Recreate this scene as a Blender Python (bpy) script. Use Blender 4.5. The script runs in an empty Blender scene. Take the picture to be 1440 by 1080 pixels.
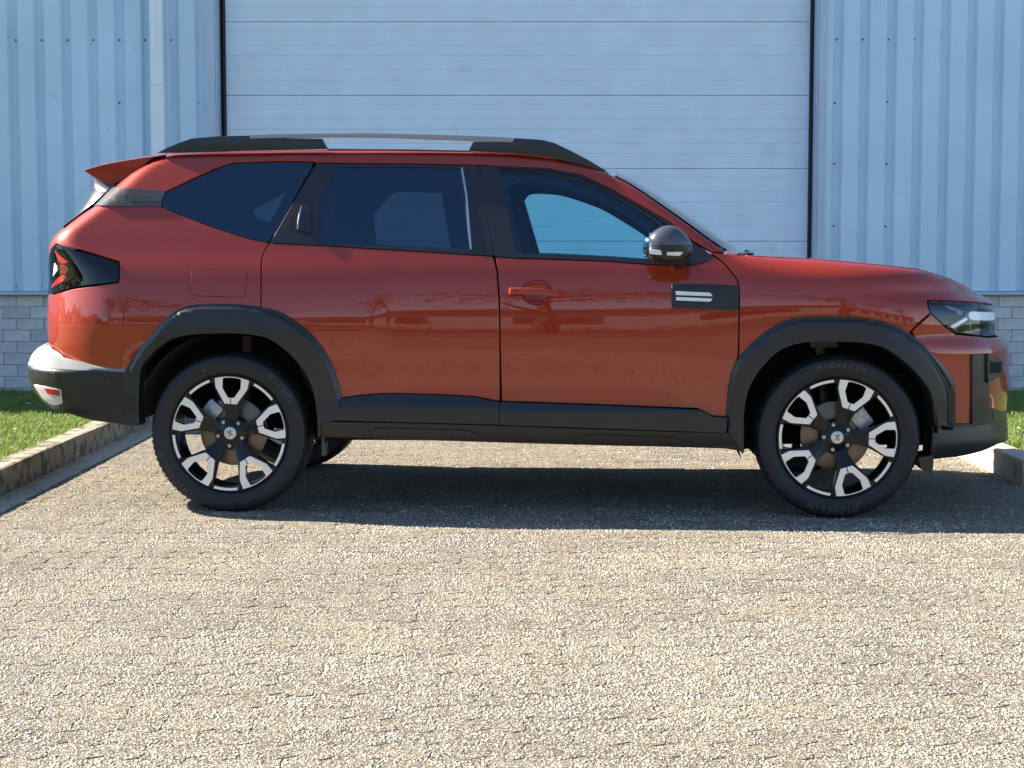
import bpy, bmesh, math, random
import numpy as np
from mathutils import Vector, Matrix
from mathutils.geometry import delaunay_2d_cdt

rad = math.radians
scene = bpy.context.scene
COL = scene.collection
random.seed(7)
RNG = np.random.default_rng(7)

# ------------------------------------------------------------------ camera
CAM_H = 1.182
FOC = 2400.0                      # focal length in photograph pixels (1440 wide)
PITCH = math.atan(190.0 / FOC)
cam_data = bpy.data.cameras.new("camera")
cam_data.sensor_width = 36.0
cam_data.lens = FOC / 1440.0 * 36.0
cam_data.clip_start = 0.05
cam_data.clip_end = 2000.0
cam = bpy.data.objects.new("camera", cam_data)
cam.location = (0, 0, CAM_H)
cam.rotation_euler = (math.pi / 2 - PITCH, 0, 0)
COL.objects.link(cam)
scene.camera = cam

# ------------------------------------------------------------------ light
SUN_TRAVEL = Vector((1.50, -0.45, -1.0)).normalized()   # direction the sunlight travels
sun_from = -SUN_TRAVEL
SUN_EL = math.asin(sun_from.z)
SUN_AZ = math.atan2(sun_from.x, sun_from.y)             # clockwise from +Y
world = bpy.data.worlds.new("World")
scene.world = world
world.use_nodes = True
wn = world.node_tree
for n in list(wn.nodes):
    wn.nodes.remove(n)
wo = wn.nodes.new("ShaderNodeOutputWorld")
wb = wn.nodes.new("ShaderNodeBackground")
ws = wn.nodes.new("ShaderNodeTexSky")
ws.sky_type = 'NISHITA'
ws.sun_disc = False
ws.sun_elevation = SUN_EL
ws.sun_rotation = SUN_AZ
ws.altitude = 50
ws.air_density = 1.0
ws.dust_density = 0.2
ws.ozone_density = 4.0
wb.inputs['Strength'].default_value = 0.073
wn.links.new(ws.outputs[0], wb.inputs[0])
wn.links.new(wb.outputs[0], wo.inputs[0])
sl = bpy.data.lights.new("sun", 'SUN')
sl.energy = 5.0
sl.angle = rad(0.5)
sl.color = (1.0, 0.91, 0.78)
so = bpy.data.objects.new("sun", sl)
so.rotation_euler = SUN_TRAVEL.to_track_quat('-Z', 'Y').to_euler()
so.location = (-20, 8, 20)
COL.objects.link(so)
scene.view_settings.view_transform = 'Standard'
scene.view_settings.look = 'None'
scene.view_settings.exposure = 1.9
scene.view_settings.gamma = 1.0
scene.view_settings.use_curve_mapping = False
scene.cycles.transparent_max_bounces = 16
scene.cycles.max_bounces = 8

# ------------------------------------------------------------------ materials
MATS = {}
def mat(name, color, rough=0.5, metal=0.0, coat=0.0, coat_rough=0.03, spec=0.5,
        var=None, bump=None, spots=None, emit=None):
    """procedural principled material. var=(scale, amount) light/dark mottling of the base colour,
    bump=(scale, strength, distance), spots=(scale, threshold, colour) blotches of their own colour"""
    if name in MATS:
        return MATS[name]
    m = bpy.data.materials.new(name)
    m.use_nodes = True
    nt = m.node_tree
    b = nt.nodes['Principled BSDF']
    b.inputs['Roughness'].default_value = rough
    b.inputs['Metallic'].default_value = metal
    b.inputs['Coat Weight'].default_value = coat
    b.inputs['Coat Roughness'].default_value = coat_rough
    b.inputs['Specular IOR Level'].default_value = spec
    c4 = (*color, 1)
    b.inputs['Base Color'].default_value = c4
    tc = nt.nodes.new('ShaderNodeTexCoord')
    cur = None
    if var:
        nz = nt.nodes.new('ShaderNodeTexNoise')
        nz.inputs['Scale'].default_value = var[0]
        nz.inputs['Detail'].default_value = 6
        nt.links.new(tc.outputs['Object'], nz.inputs['Vector'])
        rp = nt.nodes.new('ShaderNodeValToRGB')
        rp.color_ramp.elements[0].position = 0.3
        rp.color_ramp.elements[1].position = 0.7
        a = var[1]
        rp.color_ramp.elements[0].color = (*[max(0, c * (1 - a)) for c in color], 1)
        rp.color_ramp.elements[1].color = (*[min(1, c * (1 + a)) for c in color], 1)
        nt.links.new(nz.outputs['Fac'], rp.inputs['Fac'])
        cur = rp.outputs['Color']
    if spots:
        nz = nt.nodes.new('ShaderNodeTexNoise')
        nz.inputs['Scale'].default_value = spots[0]
        nz.inputs['Detail'].default_value = 8
        nt.links.new(tc.outputs['Object'], nz.inputs['Vector'])
        rp = nt.nodes.new('ShaderNodeValToRGB')
        rp.color_ramp.elements[0].position = spots[1]
        rp.color_ramp.elements[1].position = spots[1] + 0.08
        nt.links.new(nz.outputs['Fac'], rp.inputs['Fac'])
        mx = nt.nodes.new('ShaderNodeMixRGB')
        mx.inputs[2].default_value = (*spots[2], 1)
        if cur:
            nt.links.new(cur, mx.inputs[1])
        else:
            mx.inputs[1].default_value = c4
        nt.links.new(rp.outputs['Color'], mx.inputs[0])
        cur = mx.outputs[0]
    if cur:
        nt.links.new(cur, b.inputs['Base Color'])
    if bump:
        nz = nt.nodes.new('ShaderNodeTexNoise')
        nz.inputs['Scale'].default_value = bump[0]
        nz.inputs['Detail'].default_value = 4
        nt.links.new(tc.outputs['Object'], nz.inputs['Vector'])
        bp = nt.nodes.new('ShaderNodeBump')
        bp.inputs['Strength'].default_value = bump[1]
        bp.inputs['Distance'].default_value = bump[2]
        nt.links.new(nz.outputs['Fac'], bp.inputs['Height'])
        nt.links.new(bp.outputs['Normal'], b.inputs['Normal'])
    if emit:
        b.inputs['Emission Color'].default_value = (*emit[0], 1)
        b.inputs['Emission Strength'].default_value = emit[1]
    MATS[name] = m
    return m

def glass(name, tint, rough=0.0, ior=1.5, gloss=(1, 1, 1)):
    if name in MATS:
        return MATS[name]
    m = bpy.data.materials.new(name)
    m.use_nodes = True
    nt = m.node_tree
    for n in list(nt.nodes):
        nt.nodes.remove(n)
    out = nt.nodes.new('ShaderNodeOutputMaterial')
    mix = nt.nodes.new('ShaderNodeMixShader')
    tr = nt.nodes.new('ShaderNodeBsdfTransparent')
    tr.inputs[0].default_value = (*tint, 1)
    gl = nt.nodes.new('ShaderNodeBsdfGlossy')
    gl.inputs['Roughness'].default_value = rough
    gl.inputs['Color'].default_value = (*gloss, 1)
    fr = nt.nodes.new('ShaderNodeFresnel')
    fr.inputs['IOR'].default_value = ior
    nt.links.new(fr.outputs[0], mix.inputs[0])
    nt.links.new(tr.outputs[0], mix.inputs[1])
    nt.links.new(gl.outputs[0], mix.inputs[2])
    nt.links.new(mix.outputs[0], out.inputs[0])
    MATS[name] = m
    return m

# ------------------------------------------------------------------ object helpers
def mesh_obj(name, verts, faces, material, parent=None, smooth=False, normals=None, loc=None):
    me = bpy.data.meshes.new(name)
    me.from_pydata([tuple(map(float, v)) for v in verts], [], [tuple(map(int, f)) for f in faces])
    if material:
        me.materials.append(material)
    me.update()
    if smooth:
        me.polygons.foreach_set("use_smooth", [True] * len(me.polygons))
    if normals is not None:
        me.polygons.foreach_set("use_smooth", [True] * len(me.polygons))
        me.normals_split_custom_set_from_vertices([tuple(map(float, n)) for n in normals])
    ob = bpy.data.objects.new(name, me)
    COL.objects.link(ob)
    if parent:
        ob.parent = parent
    if loc:
        ob.location = loc
    return ob

def bm_obj(name, bm, material, parent=None, smooth=False, loc=None):
    me = bpy.data.meshes.new(name)
    bmesh.ops.recalc_face_normals(bm, faces=bm.faces)
    bm.to_mesh(me)
    bm.free()
    if material:
        me.materials.append(material)
    if smooth:
        me.polygons.foreach_set("use_smooth", [True] * len(me.polygons))
        try:
            me.set_sharp_from_angle(angle=rad(35))
        except Exception:
            pass
    ob = bpy.data.objects.new(name, me)
    COL.objects.link(ob)
    if parent:
        ob.parent = parent
    if loc:
        ob.location = loc
    return ob

def empty(name, loc=(0, 0, 0), rz=0, parent=None):
    o = bpy.data.objects.new(name, None)
    o.location = loc
    o.rotation_euler = (0, 0, rz)
    o.empty_display_size = 0.2
    COL.objects.link(o)
    if parent:
        o.parent = parent
    return o

def tag(o, label=None, category=None, group=None, kind=None):
    if label: o['label'] = label
    if category: o['category'] = category
    if group: o['group'] = group
    if kind: o['kind'] = kind
    return o

def bm_box(bm, x0, x1, y0, y1, z0, z1, bevel=0.0):
    t = bmesh.new()
    bmesh.ops.create_cube(t, size=1.0)
    for v in t.verts:
        v.co = Vector(((x0 + x1) / 2 + v.co.x * (x1 - x0), (y0 + y1) / 2 + v.co.y * (y1 - y0), (z0 + z1) / 2 + v.co.z * (z1 - z0)))
    if bevel > 0:
        bmesh.ops.bevel(t, geom=list(t.edges), offset=bevel, segments=2, affect='EDGES', profile=0.6)
    me = bpy.data.meshes.new("tmp")
    t.to_mesh(me); t.free()
    bm.from_mesh(me)
    bpy.data.meshes.remove(me)

def box_obj(name, x0, x1, y0, y1, z0, z1, material, parent=None, bevel=0.0, smooth=False):
    bm = bmesh.new()
    bm_box(bm, x0, x1, y0, y1, z0, z1, bevel)
    return bm_obj(name, bm, material, parent, smooth)

def extrude_poly(name, pts, z0, z1, material, parent=None, holes=None, plane='xy', bevel=0.0, smooth=False):
    """flat polygon (with holes) extruded; plane 'xy' -> along z, 'xz' -> along y"""
    bm = bmesh.new()
    loops = [pts] + (holes or [])
    vs = []; es = []
    for lp in loops:
        o = len(vs)
        vs += [Vector((p[0], p[1])) for p in lp]
        es += [(o + i, o + (i + 1) % len(lp)) for i in range(len(lp))]
    ov, oe, of, _, _, _ = delaunay_2d_cdt(vs, es, [], 0, 1e-7)
    tri = []
    for f in of:
        c = sum((ov[i] for i in f), Vector((0, 0))) / len(f)
        if inside(c.x, c.y, pts) and not any(inside(c.x, c.y, h) for h in (holes or [])):
            tri.append(f)
    def P(v, d):
        return (v.x, v.y, d) if plane == 'xy' else (v.x, d, v.y)
    a = [bm.verts.new(P(v, z0)) for v in ov]
    b = [bm.verts.new(P(v, z1)) for v in ov]
    cnt = {}
    for f in tri:
        bm.faces.new([b[i] for i in f]); bm.faces.new([a[i] for i in reversed(f)])
        for i in range(len(f)):
            e = tuple(sorted((f[i], f[(i + 1) % len(f)])))
            cnt[e] = cnt.get(e, 0) + 1
    for (i, j), c in cnt.items():
        if c == 1:
            bm.faces.new([a[i], a[j], b[j], b[i]])
    loose = [v for v in bm.verts if not v.link_faces]
    bmesh.ops.delete(bm, geom=loose, context='VERTS')
    if bevel > 0:
        bmesh.ops.recalc_face_normals(bm, faces=bm.faces)
        eds = [e for e in bm.edges if len(e.link_faces) == 2 and e.calc_face_angle(0) > 1.0]
        bmesh.ops.bevel(bm, geom=eds, offset=bevel, segments=2, affect='EDGES', profile=0.6)
    return bm_obj(name, bm, material, parent, smooth)

def inside(x, y, poly):
    c = False
    n = len(poly)
    j = n - 1
    for i in range(n):
        xi, yi = poly[i][0], poly[i][1]
        xj, yj = poly[j][0], poly[j][1]
        if (yi > y) != (yj > y) and x < (xj - xi) * (y - yi) / (yj - yi + 1e-15) + xi:
            c = not c
        j = i
    return c

def tube(bm, pts, r, seg=10, cap=True):
    rings = []
    n = len(pts)
    for i, p in enumerate(pts):
        p = Vector(p)
        d = (Vector(pts[min(i + 1, n - 1)]) - Vector(pts[max(i - 1, 0)])).normalized()
        up = Vector((0, 0, 1)) if abs(d.z) < 0.9 else Vector((1, 0, 0))
        a = d.cross(up).normalized(); b = d.cross(a).normalized()
        rr = r[i] if isinstance(r, (list, tuple)) else r
        rings.append([bm.verts.new(p + (a * math.cos(t) + b * math.sin(t)) * rr) for t in [2 * math.pi * k / seg for k in range(seg)]])
    for i in range(n - 1):
        for k in range(seg):
            bm.faces.new([rings[i][k], rings[i][(k + 1) % seg], rings[i + 1][(k + 1) % seg], rings[i + 1][k]])
    if cap:
        bm.faces.new(rings[0]); bm.faces.new(rings[-1])

def cubic(xs, ys):
    """natural cubic spline through points, numpy evaluable, linear outside"""
    xs = np.array(xs, float); ys = np.array(ys, float)
    n = len(xs); h = np.diff(xs)
    A = np.zeros((n, n)); r = np.zeros(n)
    A[0, 0] = A[-1, -1] = 1
    for i in range(1, n - 1):
        A[i, i - 1] = h[i - 1]; A[i, i] = 2 * (h[i - 1] + h[i]); A[i, i + 1] = h[i]
        r[i] = 3 * ((ys[i + 1] - ys[i]) / h[i] - (ys[i] - ys[i - 1]) / h[i - 1])
    c = np.linalg.solve(A, r)
    b = (ys[1:] - ys[:-1]) / h - h * (2 * c[:-1] + c[1:]) / 3
    d = (c[1:] - c[:-1]) / (3 * h)
    bl = b[0]; br = b[-1] + 2 * c[-2] * h[-1] + 3 * d[-1] * h[-1] ** 2
    def f(x):
        x = np.asarray(x, float)
        i = np.clip(np.searchsorted(xs, x) - 1, 0, n - 2)
        t = x - xs[i]
        v = ys[i] + b[i] * t + c[i] * t ** 2 + d[i] * t ** 3
        v = np.where(x < xs[0], ys[0] + bl * (x - xs[0]), v)
        v = np.where(x > xs[-1], ys[-1] + br * (x - xs[-1]), v)
        return v
    return f

def smooth_line(pts, n=6):
    """Catmull-Rom through an open polyline"""
    P = [np.array(p, float) for p in pts]
    P = [2 * P[0] - P[1]] + P + [2 * P[-1] - P[-2]]
    out = []
    for i in range(1, len(P) - 2):
        p0, p1, p2, p3 = P[i - 1:i + 3]
        for k in range(n):
            t = k / n
            out.append(tuple(0.5 * ((2 * p1) + (-p0 + p2) * t + (2 * p0 - 5 * p1 + 4 * p2 - p3) * t * t + (-p0 + 3 * p1 - 3 * p2 + p3) * t ** 3)))
    out.append(tuple(P[-2]))
    return out
# ------------------------------------------------------------------ materials of the place
M_CLAD = mat('sheet_metal', (0.56, 0.73, 0.86), 0.45, 0.0, var=(1.2, 0.06), spots=(9, 0.66, (0.52, 0.68, 0.80)))
M_TRIM = mat('flashing_metal', (0.44, 0.56, 0.66), 0.4, var=(3, 0.05))
M_DOORP = mat('garage_panel', (0.66, 0.81, 0.91), 0.5, var=(5, 0.05), bump=(220, 0.06, 0.002), spots=(3, 0.68, (0.57, 0.74, 0.85)))
M_SEAL = mat('door_seal', (0.015, 0.018, 0.025), 0.6)
M_SCREW = mat('screw_head', (0.10, 0.12, 0.15), 0.5)
M_BRICK = mat('concrete_brick', (0.55, 0.57, 0.58), 0.9, var=(14, 0.18), bump=(140, 0.5, 0.004))
M_MORTAR = mat('mortar', (0.46, 0.47, 0.49), 0.95, var=(20, 0.15), bump=(90, 0.5, 0.004))
M_PIPE = mat('pipe_plastic', (0.80, 0.86, 0.90), 0.35, var=(2, 0.04))
M_KERB = mat('kerb_concrete', (0.31, 0.27, 0.20), 0.95, var=(9, 0.2), bump=(160, 0.7, 0.006), spots=(11, 0.50, (0.13, 0.12, 0.07)))
M_KERB2 = mat('kerb_concrete_clean', (0.52, 0.45, 0.34), 0.95, var=(7, 0.12), bump=(160, 0.6, 0.005), spots=(8, 0.62, (0.34, 0.30, 0.23)))
M_SOIL = mat('lawn_soil', (0.085, 0.115, 0.03), 1.0, var=(12, 0.4), bump=(60, 0.8, 0.02))
M_ASPH = mat('road_asphalt', (0.06, 0.06, 0.06), 0.9, var=(20, 0.2), bump=(200, 0.5, 0.004))
M_BARK = mat('bark', (0.09, 0.07, 0.05), 0.95, var=(8, 0.3))
M_LEAF = mat('leaf', (0.05, 0.075, 0.025), 0.7, var=(3, 0.4))

def paver_material():
    m = bpy.data.materials.new('exposed_aggregate')
    m.use_nodes = True
    nt = m.node_tree; L = nt.links; N = nt.nodes
    b = N['Principled BSDF']
    b.inputs['Roughness'].default_value = 0.92
    b.inputs['Specular IOR Level'].default_value = 0.25
    geo = N.new('ShaderNodeNewGeometry')
    # small stones
    vo = N.new('ShaderNodeTexVoronoi'); vo.inputs['Scale'].default_value = 135
    vo.inputs['Randomness'].default_value = 1.0
    L.new(geo.outputs['Position'], vo.inputs['Vector'])
    rp = N.new('ShaderNodeValToRGB')
    cr = rp.color_ramp
    cols = [(0.0, (0.12, 0.11, 0.10)), (0.13, (0.34, 0.30, 0.24)), (0.3, (0.60, 0.55, 0.45)), (0.6, (0.62, 0.57, 0.48)),
            (0.8, (0.76, 0.72, 0.63)), (1.0, (0.88, 0.85, 0.78))]
    cr.elements[0].position, cr.elements[0].color = cols[0][0], (*cols[0][1], 1)
    cr.elements[1].position, cr.elements[1].color = cols[-1][0], (*cols[-1][1], 1)
    for p, c in cols[1:-1]:
        e = cr.elements.new(p); e.color = (*c, 1)
    sep = N.new('ShaderNodeSeparateColor')
    L.new(vo.outputs['Color'], sep.inputs[0])
    L.new(sep.outputs[0], rp.inputs['Fac'])
    # matrix between the stones
    ed = N.new('ShaderNodeTexVoronoi'); ed.feature = 'DISTANCE_TO_EDGE'; ed.inputs['Scale'].default_value = 135
    L.new(geo.outputs['Position'], ed.inputs['Vector'])
    er = N.new('ShaderNodeValToRGB')
    er.color_ramp.elements[0].position = 0.0; er.color_ramp.elements[1].position = 0.16
    L.new(ed.outputs['Distance'], er.inputs['Fac'])
    mx = N.new('ShaderNodeMixRGB'); mx.inputs[1].default_value = (0.17, 0.15, 0.115, 1)
    L.new(er.outputs['Color'], mx.inputs[0]); L.new(rp.outputs['Color'], mx.inputs[2])
    # broad weathering and sandy dirt
    n1 = N.new('ShaderNodeTexNoise'); n1.inputs['Scale'].default_value = 1.3; n1.inputs['Detail'].default_value = 7
    L.new(geo.outputs['Position'], n1.inputs['Vector'])
    r1 = N.new('ShaderNodeValToRGB')
    r1.color_ramp.elements[0].position = 0.35; r1.color_ramp.elements[0].color = (0.90, 0.88, 0.86, 1)
    r1.color_ramp.elements[1].position = 0.68; r1.color_ramp.elements[1].color = (1.12, 1.07, 0.98, 1)
    L.new(n1.outputs['Fac'], r1.inputs['Fac'])
    m2 = N.new('ShaderNodeMixRGB'); m2.blend_type = 'MULTIPLY'; m2.inputs[0].default_value = 1
    L.new(mx.outputs[0], m2.inputs[1]); L.new(r1.outputs['Color'], m2.inputs[2])
    n3 = N.new('ShaderNodeTexNoise'); n3.inputs['Scale'].default_value = 30; n3.inputs['Detail'].default_value = 5
    L.new(geo.outputs['Position'], n3.inputs['Vector'])
    r3 = N.new('ShaderNodeValToRGB')
    r3.color_ramp.elements[0].position = 0.56; r3.color_ramp.elements[0].color = (0, 0, 0, 1)
    r3.color_ramp.elements[1].position = 0.72; r3.color_ramp.elements[1].color = (0.65, 0.65, 0.65, 1)
    L.new(n3.outputs['Fac'], r3.inputs['Fac'])
    m3 = N.new('ShaderNodeMixRGB'); m3.inputs[2].default_value = (0.44, 0.37, 0.23, 1)
    L.new(r3.outputs['Color'], m3.inputs[0]); L.new(m2.outputs[0], m3.inputs[1])
    oi = N.new('ShaderNodeObjectInfo')
    ad = N.new('ShaderNodeMath'); ad.operation = 'ADD'
    L.new(oi.outputs['Random'], ad.inputs[0]); L.new(geo.outputs['Random Per Island'], ad.inputs[1])
    frn = N.new('ShaderNodeMath'); frn.operation = 'FRACT'; L.new(ad.outputs[0], frn.inputs[0])
    pv = N.new('ShaderNodeValToRGB')
    pv.color_ramp.elements[0].color = (0.86, 0.85, 0.86, 1); pv.color_ramp.elements[1].color = (1.08, 1.05, 1.0, 1)
    L.new(frn.outputs[0], pv.inputs['Fac'])
    m4 = N.new('ShaderNodeMixRGB'); m4.blend_type = 'MULTIPLY'; m4.inputs[0].default_value = 1
    L.new(m3.outputs[0], m4.inputs[1]); L.new(pv.outputs['Color'], m4.inputs[2])
    L.new(m4.outputs[0], b.inputs['Base Color'])
    # relief
    n2 = N.new('ShaderNodeTexNoise'); n2.inputs['Scale'].default_value = 190; n2.inputs['Detail'].default_value = 5
    n2.inputs['Roughness'].default_value = 0.65
    L.new(geo.outputs['Position'], n2.inputs['Vector'])
    n4 = N.new('ShaderNodeTexNoise'); n4.inputs['Scale'].default_value = 45; n4.inputs['Detail'].default_value = 3
    L.new(geo.outputs['Position'], n4.inputs['Vector'])
    ma = N.new('ShaderNodeMath'); ma.operation = 'MULTIPLY_ADD'; ma.inputs[1].default_value = 0.8
    L.new(er.outputs['Color'], ma.inputs[0]); L.new(n2.outputs['Fac'], ma.inputs[2])
    mb = N.new('ShaderNodeMath'); mb.operation = 'MULTIPLY_ADD'; mb.inputs[1].default_value = 1.3
    L.new(n4.outputs['Fac'], mb.inputs[0]); L.new(ma.outputs[0], mb.inputs[2])
    bp = N.new('ShaderNodeBump'); bp.inputs['Strength'].default_value = 1.0; bp.inputs['Distance'].default_value = 0.027
    L.new(mb.outputs[0], bp.inputs['Height']); L.new(bp.outputs['Normal'], b.inputs['Normal'])
    return m
M_PAVER = paver_material()
M_JOINT = mat('joint_sand', (0.20, 0.17, 0.12), 1.0, var=(60, 0.3), bump=(250, 0.6, 0.003))

def lawn_material():
    m = bpy.data.materials.new('grass_blade')
    m.use_nodes = True
    nt = m.node_tree; L = nt.links; N = nt.nodes
    b = N['Principled BSDF']
    b.inputs['Roughness'].default_value = 0.55
    geo = N.new('ShaderNodeNewGeometry')
    rp = N.new('ShaderNodeValToRGB')
    cr = rp.color_ramp
    cr.elements[0].color = (0.10, 0.17, 0.03, 1)
    cr.elements[1].color = (0.38, 0.36, 0.13, 1)
    e = cr.elements.new(0.5); e.color = (0.17, 0.27, 0.045, 1)
    e = cr.elements.new(0.8); e.color = (0.26, 0.33, 0.07, 1)
    L.new(geo.outputs['Random Per Island'], rp.inputs['Fac'])
    L.new(rp.outputs['Color'], b.inputs['Base Color'])
    tr = N.new('ShaderNodeBsdfTranslucent'); L.new(rp.outputs['Color'], tr.inputs[0])
    mx = N.new('ShaderNodeMixShader'); mx.inputs[0].default_value = 0.35
    L.new(b.outputs[0], mx.inputs[1]); L.new(tr.outputs[0], mx.inputs[2])
    L.new(mx.outputs[0], N['Material Output'].inputs[0])
    return m
M_GRASS = lawn_material()

# ------------------------------------------------------------------ ground
KL, KR, KYR = -2.45, 2.55, 8.46       # kerb faces left / right, and where the right kerb turns
WALL_Y = 12.72
GR_Z = 0.122
g = mesh_obj('ground', [(-400, -400, -0.03), (400, -400, -0.03), (400, 400, -0.03), (-400, 400, -0.03)], [(0, 1, 2, 3)], mat('far_meadow', (0.09, 0.12, 0.04), 1.0, var=(0.05, 0.3)))
tag(g, kind='structure')
drive = mesh_obj('driveway', [(KL, -2, -0.0022), (9, -2, -0.0022), (9, 13.2, -0.0022), (KL, 13.2, -0.0022)], [(0, 1, 2, 3)], M_JOINT)
tag(drive, kind='structure')
road = mesh_obj('road', [(-120, -7, -0.02), (120, -7, -0.02), (120, -2.02, -0.02), (-120, -2.02, -0.02)], [(0, 1, 2, 3)], M_ASPH)
tag(road, kind='structure')

PW, PH = 0.225, 0.1125               # interlocking paver
def zig(x):
    t = (x / (PW / 2)) % 1.0
    return 0.009 * (1 if t < 0.5 else -1) * (1 - abs(((t % 0.5) / 0.25) - 1) ** 3)
def paver_outline(gap=0.0022):
    """outline of one paver centred on the origin, sides zig-zag so that the stones lock together"""
    w, h = PW, PH
    xs = [0, w / 8, w * 3 / 8, w * 5 / 8, w * 7 / 8, w]
    zz = [0, 0.0165, -0.0165, 0.0165, -0.0165, 0]
    bot = [(x, z) for x, z in zip(xs, zz)]
    top = [(x, z + h) for x, z in zip(xs, zz)][::-1]
    right = [(w + 0.003, h * 0.3), (w - 0.003, h * 0.7)]
    left = [(-0.003, h * 0.7), (0.003, h * 0.3)]
    pts = bot + right + top + left
    pts = [(x - w / 2, y - h / 2) for x, y in pts]
    return pts
def paver_mesh(seed):
    rg = random.Random(seed)
    pts = paver_outline()
    n = len(pts)
    a = [(x * (1 - 0.0022 / abs(x) if abs(x) > 0.02 else 1) * 1.0, y * (1 - 0.0016 / max(abs(y), 0.01))) for x, y in pts]
    v = []
    for k, (ins, z) in enumerate([(0.0, -0.02), (0.0, -0.0028), (0.0025, -0.0004)]):
        for (x, y) in a:
            l = math.hypot(x, y)
            f = 1 - ins / l
            j = rg.uniform(-0.002, 0.002)
            v.append((x * f + j, y * f + rg.uniform(-0.0012, 0.0012), z))
    f = []
    for k in range(2):
        for i in range(n):
            f.append((k * n + i, k * n + (i + 1) % n, (k + 1) * n + (i + 1) % n, (k + 1) * n + i))
    # top as two strips through a slightly domed centre line
    v.append((-PW * 0.25, rg.uniform(-0.004, 0.004), rg.uniform(0.0, 0.0015))); v.append((PW * 0.25, rg.uniform(-0.004, 0.004), rg.uniform(0.0, 0.0015)))
    cl, cr = 3 * n, 3 * n + 1
    o = 2 * n
    for i in range(n):
        j = (i + 1) % n
        c = cl if (v[o + i][0] + v[o + j][0]) < 0 else cr
        f.append((o + i, o + j, c))
        # bridge triangles where the fan centre switches
    sw = [i for i in range(n) if ((v[o + i][0] + v[o + (i + 1) % n][0]) < 0) != ((v[o + (i - 1) % n][0] + v[o + i][0]) < 0)]
    for i in sw:
        prev_left = (v[o + (i - 1) % n][0] + v[o + i][0]) < 0
        f.append((o + i, cr, cl) if prev_left else (o + i, cl, cr))
    return v, f
variants = [paver_mesh(s) for s in range(8)]
vmeshes = []
for v, f in variants:
    me = bpy.data.meshes.new('paver'); me.from_pydata(v, [], f); me.materials.append(M_PAVER); me.update(); vmeshes.append(me)
cells = []
ROT = rad(2.0)
jmax = int(15 / PH)
for j in range(0, jmax):
    y = -1.9 + j * PH
    for i in range(-2, int(11.8 / PW) + 1):
        x = KL + 0.12 + i * PW + (PW / 2 if j % 2 else 0)
        if x - PW / 2 < KL - 0.06:
            continue
        if y > KYR - 0.02 and x + PW / 2 > KR - 0.0: continue
        if x > 8.6 or y > 13.0: continue
        cells.append((x, y))
def shown(c):
    x, y = c
    if y < 3.7 or abs(x) > 0.308 * y + 0.1: return -1
    return 1.0 / y
cells.sort(key=lambda c: -shown(c))
for k, (x, y) in enumerate(cells[:300]):
    o = bpy.data.objects.new('paver', vmeshes[random.randrange(8)])
    o.location = (x, y, random.uniform(-0.0008, 0.0006))
    o.rotation_euler = (random.uniform(-0.007, 0.007), random.uniform(-0.005, 0.005), (math.pi if random.random() < 0.5 else 0) + random.uniform(-0.006, 0.006))
    COL.objects.link(o); o.parent = drive
V = []; F = []; off = 0
for (x, y) in cells[300:]:
    v, f = variants[random.randrange(8)]
    a = np.array(v)
    if random.random() < 0.5: a = a * np.array([-1, -1, 1])
    dz = random.uniform(-0.0012, 0.0012)
    tx, ty = random.uniform(-0.007, 0.007), random.uniform(-0.005, 0.005)
    a = a.copy(); a[:, 2] += dz + a[:, 1] * tx + a[:, 0] * ty
    a[:, 0] += x; a[:, 1] += y
    V.append(a); F += [tuple(i + off for i in q) for q in f]; off += len(a)
pf = mesh_obj('paver_field', np.concatenate(V), F, M_PAVER, drive)
tag(pf, kind='stuff')

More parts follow.
